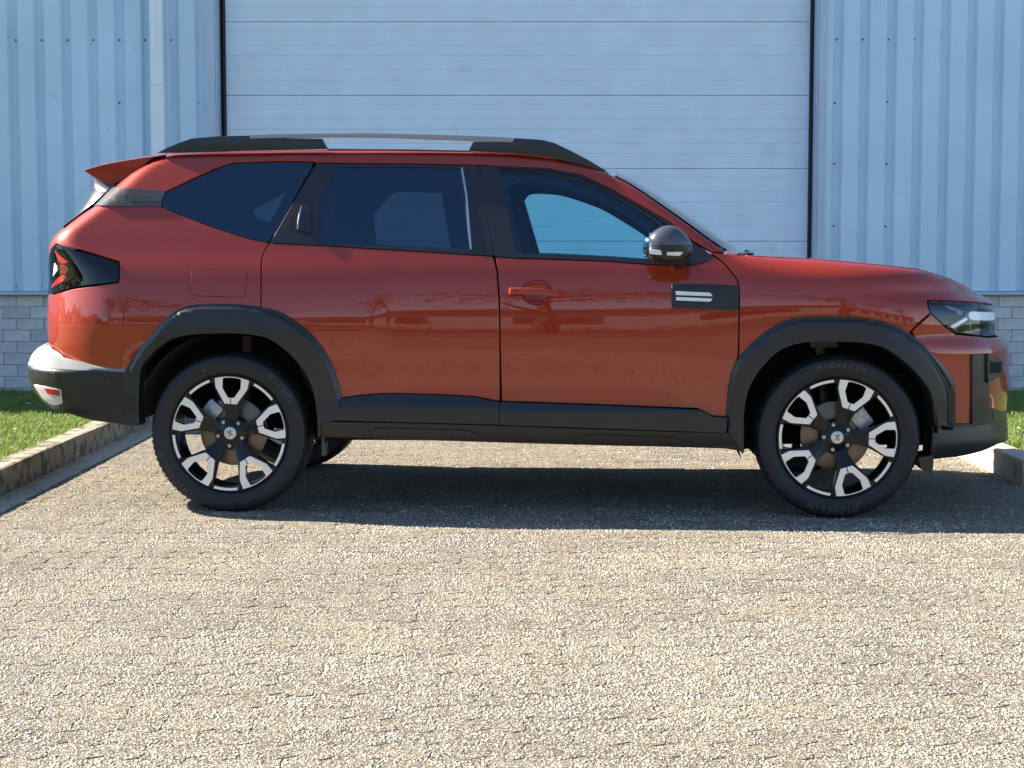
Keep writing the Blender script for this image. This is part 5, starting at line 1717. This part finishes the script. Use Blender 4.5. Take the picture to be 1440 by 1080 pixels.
# light lower face strip of the rear foot end
# ------------------------------------------------------------------ mirrors
MY = -1.02
mcap = smooth_line([(912, 346), (912.5, 332), (926.7, 320.4), (940, 317), (953, 320), (966, 331), (973, 343), (975, 350)], 4)
mlow = smooth_line([(975, 350), (973.5, 359), (960, 369.5), (935, 371.2), (918, 365), (912, 354), (912, 346)], 4)
outline = [at_y(u, v, MY) for u, v in (mcap[:-1] + mlow[:-1])]
cx = (at_y(914, 346, MY)[0] + at_y(974, 346, MY)[0]) / 2; cz = at_y(940, 346, MY)[1]
for sg, dpar in ((1, fdoor[0]), (-1, fdoor[1])):
    mir = empty('door_mirror', (0, 0, 0), 0, car)
    zsplit = at_y(940, 344.5, MY)[1]
    rings = []
    layers = [(-0.055, 0.20), (-0.050, 0.55), (-0.038, 0.80), (-0.018, 0.95), (0.010, 1.0), (0.06, 1.0), (0.10, 0.93), (0.12, 0.75)]
    v = []; n = len(outline)
    for dy, s in layers:
        for (x, z) in outline: v.append((cx + (x - cx) * s, sg * (MY + dy), cz + (z - cz) * s))
    f = []
    for k in range(len(layers) - 1):
        for i in range(n):
            f.append((k * n + i, k * n + (i + 1) % n, (k + 1) * n + (i + 1) % n, (k + 1) * n + i))
    f.append(tuple(range(n))); f.append(tuple(reversed(range((len(layers) - 1) * n, len(layers) * n))))
    bm = bmesh.new(); me = bpy.data.meshes.new('t'); me.from_pydata(v, [], f); bm.from_mesh(me); bpy.data.meshes.remove(me)
    def part(keep_up, nm, mt):
        b2 = bm.copy()
        bmesh.ops.bisect_plane(b2, geom=list(b2.verts) + list(b2.edges) + list(b2.faces), plane_co=(0, 0, zsplit), plane_no=(0, 0, 1), clear_inner=keep_up, clear_outer=not keep_up)
        es = [e for e in b2.edges if len(e.link_faces) == 1]
        bmesh.ops.holes_fill(b2, edges=es)
        return bm_obj(nm, b2, mt, mir, smooth=True)
    part(True, 'mirror_cap', M_GREYC); part(False, 'mirror_base', M_PLAST)
    bm.free()
    # indicator strip
    ip = [at_y(u, v, MY - 0.046) for u, v in [(913, 350.5), (932, 352), (961, 354.5), (956, 360), (935, 359), (914.5, 357.5)]]
    extrude_poly('indicator', [(x, z) for x, z in ip], sg * (MY - 0.053), sg * (MY - 0.02), mat('indicator_lens', (0.75, 0.74, 0.70), 0.15, coat=1.0), mir, plane='xz', bevel=0.003, smooth=True)
    ip2 = [at_y(u, v, MY - 0.046) for u, v in [(929, 351.2), (939, 352.5), (937, 359.5), (931, 358.5)]]
    extrude_poly('indicator_divider', ip2, sg * (MY - 0.055), sg * (MY - 0.02), M_PLAST, mir, plane='xz')
    # mirror glass facing back
    gx = at_y(912, 346, MY)[0] + 0.006
    bm = bmesh.new()
    for r_, y_ in ((0, 0),):
        ring = [bm.verts.new((gx - 0.002 * 1, sg * (MY + 0.045 + 0.072 * math.cos(t)), cz + 0.058 * math.sin(t))) for t in [2 * math.pi * k / 24 for k in range(24)]]
        ring2 = [bm.verts.new((gx + 0.02, sg * (MY + 0.045 + 0.074 * math.cos(t)), cz + 0.060 * math.sin(t))) for t in [2 * math.pi * k / 24 for k in range(24)]]
        bm.faces.new(ring); bm.faces.new(ring2)
        for k in range(24): bm.faces.new([ring[k], ring[(k + 1) % 24], ring2[(k + 1) % 24], ring2[k]])
    bm_obj('mirror_glass', bm, M_CHR, mir)
    # arm to the door
    ax, az = at_y(950, 371, -.93)
    bm = bmesh.new(); tube(bm, [(ax, sg * (MY + 0.08), az + 0.03), (ax + 0.01, sg * -0.90, az + 0.012), (ax + 0.02, sg * -0.84, az + 0.005)], [0.035, 0.032, 0.036], 12)
    bm_obj('mirror_arm', bm, M_PLAST, mir, True)

# ------------------------------------------------------------------ underbody, wheel housings, cabin
bm = bmesh.new()
bm_box(bm, -0.93, 0.93, -0.78, 0.78, 0.32, 0.42)
bm_box(bm, -1.72, -0.93, -0.54, 0.54, 0.42, 0.62)
bm_box(bm, 0.93, 1.80, -0.56, 0.56, 0.29, 0.62)
bm_box(bm, -2.00, -1.80, -0.50, 0.50, 0.56, 0.70)
bm_box(bm, -1.8, 1.75, -0.76, 0.76, 0.80, 0.93)
bm_box(bm, 1.75, 1.95, -0.50, 0.50, 0.40, 0.93)
bm_obj('underbody', bm, M_DARK, car)
for sx in (-1, 1):
    for sg in (1, -1):
        bm = bmesh.new()
        cxw = sx * WHX; R = 0.435; seg = 26
        a = []; b = []
        for k in range(seg + 1):
            ta, tb = (rad(-8), rad(176)) if sx < 0 else (rad(0), rad(196)); t = ta + (tb - ta) * k / seg
            a.append(bm.verts.new((cxw + R * math.cos(t), sg * -0.868, 0.375 + R * math.sin(t))))
            b.append(bm.verts.new((cxw + R * math.cos(t), sg * -0.52, 0.375 + R * math.sin(t))))
        for k in range(seg): bm.faces.new([a[k], a[k + 1], b[k + 1], b[k]])
        bm.faces.new(b)
        bm_obj('wheel_housing', bm, M_DARK, car, smooth=True)
# strut visible in the rear housing, and jacking bracket
ux, uz = at_y(322, 492, -.75)
for sg in (1, -1):
    bm = bmesh.new(); tube(bm, [(-WHX + 0.02, sg * -0.62, 0.36), (-WHX + 0.03, sg * -0.60, 0.78)], [0.030, 0.026], 10)
    bm_obj('damper', bm, mat('damper_brown', (0.10, 0.06, 0.045), 0.6), car, True)
    bm = bmesh.new(); tube(bm, [(WHX - 0.02, sg * -0.62, 0.36), (WHX - 0.06, sg * -0.60, 0.80)], [0.030, 0.035], 10)
    bm_box(bm, WHX - 0.10, WHX + 0.02, sg * -0.62 - 0.03, sg * -0.62 + 0.03, 0.74, 0.765)
    bm_obj('damper', bm, M_SATIN, car, True)
    x0, z0 = at_y(453.5, 613, -.80); x1, z1 = at_y(459.5, 640, -.80)
    box_obj('stone_guard', x0, x1, sg * -0.80 - 0.03, sg * -0.80 + 0.03, z1, z0 + 0.03, mat('grey_bracket', (0.10, 0.09, 0.085), 0.7), car, 0.003)
    # mud flap behind / ahead of the front wheel
    fl = [at_y(u, v, -.78) for u, v in [(1286, 640), (1307, 636), (1307, 648), (1305.5, 661), (1302, 662.5), (1290, 656)]]
    extrude_poly('air_deflector', fl, sg * -0.78 - 0.10, sg * -0.78 + 0.10, M_PLAST, car, plane='xz')
# cabin: headliner, pillars' inner trim, seats, dashboard, wheel
v = []; f = []
xs = np.linspace(XR0 + 0.1, XW0 - 0.02, 20)
for x in xs:
    w, z = edge_at(x)
    for j in range(9):
        t = -1 + 2 * j / 8
        v.append((x, (w - 0.03) * t, z - 0.055 + 0.02 * (1 - t * t)))
for i in range(19):
    for j in range(8):
        a = i * 9 + j; f.append((a, a + 9, a + 10, a + 1))
mesh_obj('headliner', v, f, M_INT, car, smooth=True)
def shrink_win(poly, d): return offset_poly(poly, d)
FD2 = [(735, 268.5), (742, 262), (771, 259), (815.6, 270), (845, 283), (871, 299), (900, 319), (918, 333), (926, 350), (928, 366), (854, 362), (790, 358.5), (727.5, 356.2), (715, 300)]
tw = U(smooth_line([(712, 262), (722, 251), (740, 249), (775, 252), (815, 264), (845, 276), (871, 291), (900, 309), (925, 327), (936, 345), (938, 366), (854, 362.3), (790, 359), (735, 357)], 4))
touter = U([(690, 234), (771, 238), (815.6, 246.5), (854.4, 264.5), (910, 295.5), (943, 315), (974, 342), (1000, 361), (960, 374), (800, 367), (700, 363)])
build_patch('window_trim', touter, M_INT, car, off=-0.045, holes=[tw], depth=0.03, gap=0, step=0.05, mirror=(1, -1))
rw = U([(496, 250), (505, 246), (612, 248), (620, 262), (634, 349), (600, 347), (524, 343.5), (458, 339), (460, 285)])
routr = U([(432, 231), (560, 232), (674, 234), (692, 358), (610, 355), (524.7, 351), (450.8, 346), (362, 340), (410, 265)])
build_patch('window_trim', routr, M_INT, car, off=-0.045, holes=[rw], depth=0.03, gap=0, step=0.05)
qw = U([(262, 276), (335, 241), (405, 240), (402, 262), (368, 325), (345, 322), (262, 292)])
qo = U([(228, 272), (325, 230), (441, 228), (379, 342), (340, 336), (226, 292)])
build_patch('window_trim', qo, M_INT, car, off=-0.045, holes=[qw], depth=0.03, gap=0, step=0.05)
def seat(x, y, rake=0.32, w=0.48, hz=0.50, parent=car, back=0.60):
    s = empty('seat', (x, y, 0), 0, parent)
    bm = bmesh.new(); bm_box(bm, -0.05, 0.45, -w / 2, w / 2, hz - 0.12, hz + 0.02, 0.05); bm_obj('cushion', bm, M_SEAT, s, True)
    bm = bmesh.new(); bm_box(bm, -0.06, 0.06, -w / 2, w / 2, 0.0, back, 0.05)
    bmesh.ops.rotate(bm, verts=bm.verts, cent=(0, 0, 0), matrix=Matrix.Rotation(-rake, 3, 'Y')); bmesh.ops.translate(bm, verts=bm.verts, vec=(-0.02, 0, hz))
    bm_obj('backrest', bm, M_SEAT, s, True)
    bm = bmesh.new(); bm_box(bm, -0.045, 0.05, -0.13, 0.13, back + 0.03, back + 0.20, 0.04)
    bmesh.ops.rotate(bm, verts=bm.verts, cent=(0, 0, 0), matrix=Matrix.Rotation(-rake, 3, 'Y')); bmesh.ops.translate(bm, verts=bm.verts, vec=(0.03, 0, hz))
    bm_obj('headrest', bm, M_SEAT, s, True)
xB = at_y(690, 300, -.7)[0]
seat(xB + 0.10, -0.37); seat(xB + 0.10, 0.37)
for y in (-0.42, 0, 0.42): seat(xB - 0.78, y, 0.35, 0.40, 0.52)
xD = at_y(985, 356, -.5)[0]
bm = bmesh.new(); bm_box(bm, xD - 0.28, xD + 0.22, -0.70, 0.70, 0.75, 1.05, 0.05); bm_obj('dashboard', bm, M_INT, car, True)
bm = bmesh.new()
ring = []
ctr = Vector((xD - 0.34, 0.37, 0.93))
rot = Matrix.Rotation(rad(-65), 3, 'Y')
pts = [ctr + rot @ Vector((0.18 * math.cos(t), 0.18 * math.sin(t), 0)) for t in [2 * math.pi * k / 28 for k in range(29)]]
tube(bm, [tuple(p) for p in pts], 0.014, 8, cap=False)
tube(bm, [tuple(ctr + rot @ Vector((0, -0.18, 0))), tuple(ctr + rot @ Vector((0, 0.18, 0)))], 0.016, 6)
tube(bm, [tuple(ctr), tuple(ctr + Vector((0.25, 0, -0.12)))], 0.03, 8)
bm_obj('steering_wheel', bm, M_SATIN, car, True)

# ------------------------------------------------------------------ wheels
RIM = 0.267; TYR = 0.361
def rot2(p, a): return (p[0] * math.cos(a) - p[1] * math.sin(a), p[0] * math.sin(a) + p[1] * math.cos(a))
def lathe(name, prof, seg, material, parent, mod=None, smooth=True, close=False):
    """profile of (radius, y) turned about the y axis"""
    bm = bmesh.new(); rings = []
    for k in range(seg):
        t = 2 * math.pi * k / seg
        r_ = []
        for i, (r, y) in enumerate(prof):
            rr, yy = (mod(i, k, r, y) if mod else (r, y))
            r_.append(bm.verts.new((rr * math.cos(t), yy, rr * math.sin(t))))
        rings.append(r_)
    m = len(prof)
    for k in range(seg):
        a, b = rings[k], rings[(k + 1) % seg]
        for i in range(m - 1 + (1 if close else 0)):
            bm.faces.new([a[i], a[(i + 1) % m], b[(i + 1) % m], b[i]])
    return bm_obj(name, bm, material, parent, smooth)
def build_wheel(name, ang0, letter_angles, dot_angle):
    """wheel with its outer face at y = 0 looking along -y; y grows inward"""
    root = empty(name, (0, 0, 0), 0, car)
    # tyre: sidewall 0 .. 0.225 deep
    prof = [(RIM - 0.006, 0.020), (RIM + 0.004, 0.008), (RIM + 0.016, 0.004), (RIM + 0.030, -0.001), (RIM + 0.032, -0.0025), (RIM + 0.050, -0.004), (RIM + 0.066, -0.001), (RIM + 0.078, 0.006),
            (TYR - 0.014, 0.013), (TYR - 0.008, 0.018), (TYR - 0.004, 0.026), (TYR - 0.001, 0.045), (TYR, 0.062), (TYR - 0.007, 0.0625), (TYR - 0.007, 0.070), (TYR, 0.0705), (TYR + 0.0005, 0.108), (TYR - 0.007, 0.1085), (TYR - 0.007, 0.117), (TYR + 0.0005, 0.1175), (TYR, 0.160),
            (TYR - 0.007, 0.1605), (TYR - 0.007, 0.168), (TYR - 0.001, 0.1685), (TYR - 0.006, 0.200), (RIM + 0.06, 0.228), (RIM + 0.03, 0.224), (RIM - 0.004, 0.205)]
    def mod(i, k, r, y):
        if 8 <= i <= 11 and k % 4 == 0: return (r - 0.0055, y + (0.004 if i < 10 else 0.0))
        if i in (15, 16, 19, 20, 23) and k % 5 == 0: return (r - 0.004, y)
        return (r, y)
    t = lathe('tyre', prof, 320, M_RUBBER, root, mod, True)
    # rim barrel and lip
    lathe('rim_lip', [(RIM - 0.004, 0.020), (RIM - 0.001, 0.006), (RIM - 0.004, 0.003), (RIM - 0.010, 0.006), (RIM - 0.013, 0.022), (RIM - 0.017, 0.05), (RIM - 0.022, 0.09), (RIM - 0.020, 0.19), (RIM - 0.004, 0.205)], 96, M_GLOSSB, root)
    # ring tying the spokes
    def ringpoly(r, n=72, a0=0, a1=2 * math.pi): return [(r * math.cos(a0 + (a1 - a0) * k / n), r * math.sin(a0 + (a1 - a0) * k / n)) for k in range(n)]
    S = RIM / 371.0
    arms = []
    def sp(u, r): return (u * S, r * S)
    body_l = [sp(-128, 346), sp(-118, 300), sp(-102, 268), sp(-52, 175), sp(-40, 120), sp(-46, 60)]
    body = [(-x, y) for x, y in reversed(body_l)]
    spoke = body_l[::1] + body
    # outer edge on the rim circle
    def arcp(x0, x1, r, n=8): 
        return [(x0 + (x1 - x0) * k / n, math.sqrt(max(r * r - (x0 + (x1 - x0) * k / n) ** 2, 0))) for k in range(n + 1)]
    RI = RIM - 0.006
    spoke = arcp(128 * S, -128 * S, RI) + body_l[1:] + body[:-1]
    hole = [sp(-58, 340), sp(-57, 285), sp(-20, 228), sp(20, 228), sp(57, 285), sp(58, 340)]
    hole = arcp(-58 * S, 58 * S, 346 * S, 6)[::-1] + [sp(-57, 285), sp(-20, 226), sp(20, 226), sp(57, 285)]
    face_l = [sp(-103, 300), sp(-99, 283), sp(-38, 187), sp(-3, 187), sp(-3, 226), sp(-20, 226), sp(-57, 285), (-58 * S, math.sqrt((347 * S) ** 2 - (58 * S) ** 2))]
    face_l = arcp(0.0, -110 * S, RIM - 0.004, 8) + face_l + arcp(-58 * S, 0.0, 352 * S, 4)[1:]
    for q in range(5):
        a = ang0 + q * 2 * math.pi / 5 - math.pi / 2
        P = [rot2(p, a) for p in spoke]; H = [rot2(p, a) for p in hole]
        o = extrude_poly('spoke', P, 0.010, 0.046, M_GLOSSB, root, holes=[H], plane='xz', bevel=0.003, smooth=True)
        # dish the spoke towards the hub
        for vv in o.data.vertices:
            r = math.hypot(vv.co.x, vv.co.z)
            ca = math.cos(-a); sa = math.sin(-a)
            lu = vv.co.x * ca - vv.co.z * sa
            dish = 0.030 * max(0, min(1, (0.17 - r) / 0.11))
            flank = 0.010 * min(1, (abs(lu) / 0.030)) * max(0, min(1, (0.15 - r) / 0.05))
            if vv.co.y < 0.03: vv.co.y += dish + flank
            else: vv.co.y += dish
        for sgn in (1, -1):
            FL = [(sgn * x, y) for x, y in face_l]
            FL = [rot2(p, a) for p in FL]
            extrude_poly('machined_face', FL, 0.0068, 0.0125, M_ALU, root, plane='xz', bevel=0.0007)
        # bright arc between spokes
        am = ang0 + (q + 0.5) * 2 * math.pi / 5
        da = rad(12.3)
        arc = [((RIM - 0.0045) * math.cos(am + da * (1 - k / 5)), (RIM - 0.0045) * math.sin(am + da * (1 - k / 5))) for k in range(11)] + [((RIM - 0.0215) * math.cos(am + da * (-1 + k / 5)), (RIM - 0.0215) * math.sin(am + da * (-1 + k / 5))) for k in range(11)]
        extrude_poly('machined_arc', arc, 0.0065, 0.0135, M_ALU, root, plane='xz', bevel=0.0007)
        arc2 = [((RIM - 0.003) * math.cos(am + rad(20) * (1 - k / 5)), (RIM - 0.003) * math.sin(am + rad(20) * (1 - k / 5))) for k in range(11)] + [((RIM - 0.026) * math.cos(am + rad(20) * (-1 + k / 5)), (RIM - 0.026) * math.sin(am + rad(20) * (-1 + k / 5))) for k in range(11)]
        extrude_poly('rim_segment', arc2, 0.0136, 0.05, M_GLOSSB, root, plane='xz', bevel=0.002)
        # wheel bolts
        ab = ang0 + (q + 0.5) * 2 * math.pi / 5
        bm = bmesh.new()
        M = Matrix.Translation((0.0575 * math.cos(ab), 0.043, 0.0575 * math.sin(ab))) @ Matrix.Rotation(math.pi / 2, 4, 'X')
        bmesh.ops.create_cone(bm, cap_ends=True, segments=6, radius1=0.0095, radius2=0.0085, depth=0.022, matrix=M)
        bm_obj('wheel_bolt', bm, mat('bolt_steel', (0.45, 0.45, 0.46), 0.35, metal=0.8), root)
    lathe('hub', [(0.001, 0.036), (0.034, 0.036), (0.040, 0.040), (0.072, 0.048), (0.078, 0.06), (0.078, 0.09), (0.001, 0.09)], 40, M_GLOSSB, root)
    hc = lathe('hub_cap', [(0.0002, 0.0290), (0.020, 0.0294), (0.0270, 0.0312), (0.0295, 0.036), (0.0295, 0.046)], 40, mat('hub_cap_silver', (0.62, 0.63, 0.65), 0.32, metal=0.8), root)
    # emblem on the cap: two linked angular hooks
    e = 0.0019
    hook = [(-0.0085, 0.0150), (-0.0045, 0.0150), (-0.0045, 0.0070), (0.0045, 0.0070), (0.0045, 0.0150), (0.0085, 0.0150), (0.0085, 0.0045), (0.0060, 0.0030), (0.0020, 0.0030), (0.0, 0.0), (-0.0020, 0.0030), (-0.0060, 0.0030), (-0.0085, 0.0045)]
    for k in (0, 1):
        hp_ = [rot2(rot2(p, math.pi * k), ang0 - math.pi / 2 + rad(25) if name_rear else ang0 - math.pi / 2 + rad(18)) for p in hook]
        extrude_poly('emblem', hp_, 0.0278, 0.0300, M_SATIN, root, plane='xz')
    # brake disc, caliper, hub carrier behind
    lathe('brake_disc', [(0.070, 0.104), (0.150, 0.104), (0.154, 0.106), (0.154, 0.124), (0.150, 0.126), (0.070, 0.126)], 56, M_STEEL, root, close=True)
    ca = rad(38) if not name_rear else rad(140)
    bm = bmesh.new(); bm_box(bm, 0.095, 0.175, 0.086, 0.150, -0.055, 0.055, 0.012)
    bmesh.ops.rotate(bm, verts=bm.verts, cent=(0, 0, 0), matrix=Matrix.Rotation(-ca, 3, 'Y'))
    bm_obj('brake_caliper', bm, mat('caliper_alloy', (0.42, 0.45, 0.50), 0.4, metal=0.7, var=(60, 0.3)), root, True)
    bm = bmesh.new(); tube(bm, [(0, 0.12, 0), (0, 0.30, 0)], 0.075, 20); bm_box(bm, -0.10, 0.10, 0.19, 0.235, -0.05, 0.13, 0.02)
    tube(bm, [(0.03, 0.2, -0.03), (0.0, 0.5, -0.08)], 0.025, 8)
    bm_obj('hub_carrier', bm, M_DARK, root, True)
    # raised tyre lettering
    for la in letter_angles:
        word = "MICHELIN"
        R_ = RIM + 0.053
        dth = rad(5.1)
        for i, ch in enumerate(word):
            w_ = dth
            th = la + (len(word) - 1) / 2 * dth - i * dth
            cu = bpy.data.curves.new('letter', 'FONT'); cu.body = ch; cu.size = 0.034; cu.align_x = 'CENTER'; cu.align_y = 'CENTER'; cu.extrude = 0.0006; cu.offset = 0.0007; cu.shear = 0.25; cu.resolution_u = 3
            to = bpy.data.objects.new('letter', cu); COL.objects.link(to)
            dg = bpy.context.evaluated_depsgraph_get()
            me = bpy.data.meshes.new_from_object(to.evaluated_get(dg))
            bpy.data.objects.remove(to); bpy.data.curves.remove(cu)
            me.materials.clear(); me.materials.append(M_RUBBER2)
            mm = Matrix.Translation((R_ * math.cos(th), -0.0045, R_ * math.sin(th))) @ Matrix.Rotation(-(th - math.pi / 2), 4, 'Y') @ Matrix.Rotation(math.pi / 2, 4, 'X')
            me.transform(mm)
            lo = bpy.data.objects.new('tyre_letter', me); COL.objects.link(lo); lo.parent = root
    bm = bmesh.new()
    M = Matrix.Translation((0.303 * math.cos(dot_angle), -0.003, 0.303 * math.sin(dot_angle))) @ Matrix.Rotation(math.pi / 2, 4, 'X')
    bmesh.ops.create_cone(bm, cap_ends=True, segments=10, radius1=0.0045, radius2=0.0045, depth=0.002, matrix=M)
    bm_obj('paint_dot', bm, mat('red_paint_dot', (0.5, 0.03, 0.02), 0.6), root)
    return root
def copy_wheel(src, loc, rz):
    r = src.copy(); COL.objects.link(r); r.parent = car; r.location = loc; r.rotation_euler = (0, 0, rz)
    for ch in list(src.children):
        c = ch.copy(); COL.objects.link(c); c.parent = r
    return r
HUBZ = 0.355
name_rear = True
wr = build_wheel('rear_wheel', rad(86), [rad(35), rad(215)], rad(111))
wr.location = (-WHX, -0.887, HUBZ)
name_rear = False
wf = build_wheel('front_wheel', rad(71), [rad(89), rad(-93)], rad(-72))
wf.location = (WHX, -0.887, HUBZ)
copy_wheel(wr, (-WHX, 0.887, HUBZ), math.pi)
copy_wheel(wf, (WHX, 0.887, HUBZ), math.pi)

# ------------------------------------------------------------------ lettering on the rear pillar
def side_text(txt, u, v, h, spacing, material, parent, lift=0.0045, sg=1):
    m, z = BODY.hit(u, v); p = BODY.pos(m, z)
    n = num_normals(BODY.pos, np.array(m), np.array(z))
    cu = bpy.data.curves.new('lettering', 'FONT'); cu.body = txt; cu.size = h; cu.align_x = 'CENTER'; cu.align_y = 'CENTER'; cu.extrude = 0.0006; cu.space_character = spacing; cu.offset = 0.0004
    to = bpy.data.objects.new('lettering', cu); COL.objects.link(to)
    dg = bpy.context.evaluated_depsgraph_get()
    me = bpy.data.meshes.new_from_object(to.evaluated_get(dg))
    bpy.data.objects.remove(to); bpy.data.curves.remove(cu)
    me.materials.clear(); me.materials.append(material)
    zc = Vector(n.tolist()); xc = Vector((0, 0, 1)).cross(zc).normalized(); xc = -xc if xc.x < 0 else xc
    yc = zc.cross(xc)
    M = Matrix((xc, yc, zc)).transposed().to_4x4(); M.translation = Vector(p.tolist()) + zc * lift
    me.transform(M)
    o = bpy.data.objects.new('lettering', me); COL.objects.link(o); o.parent = parent
    return o
side_text("BIGSTER", 196, 279, 0.019, 1.9, mat('letter_grey', (0.012, 0.012, 0.014), 0.5), quarter[0], lift=0.0085)
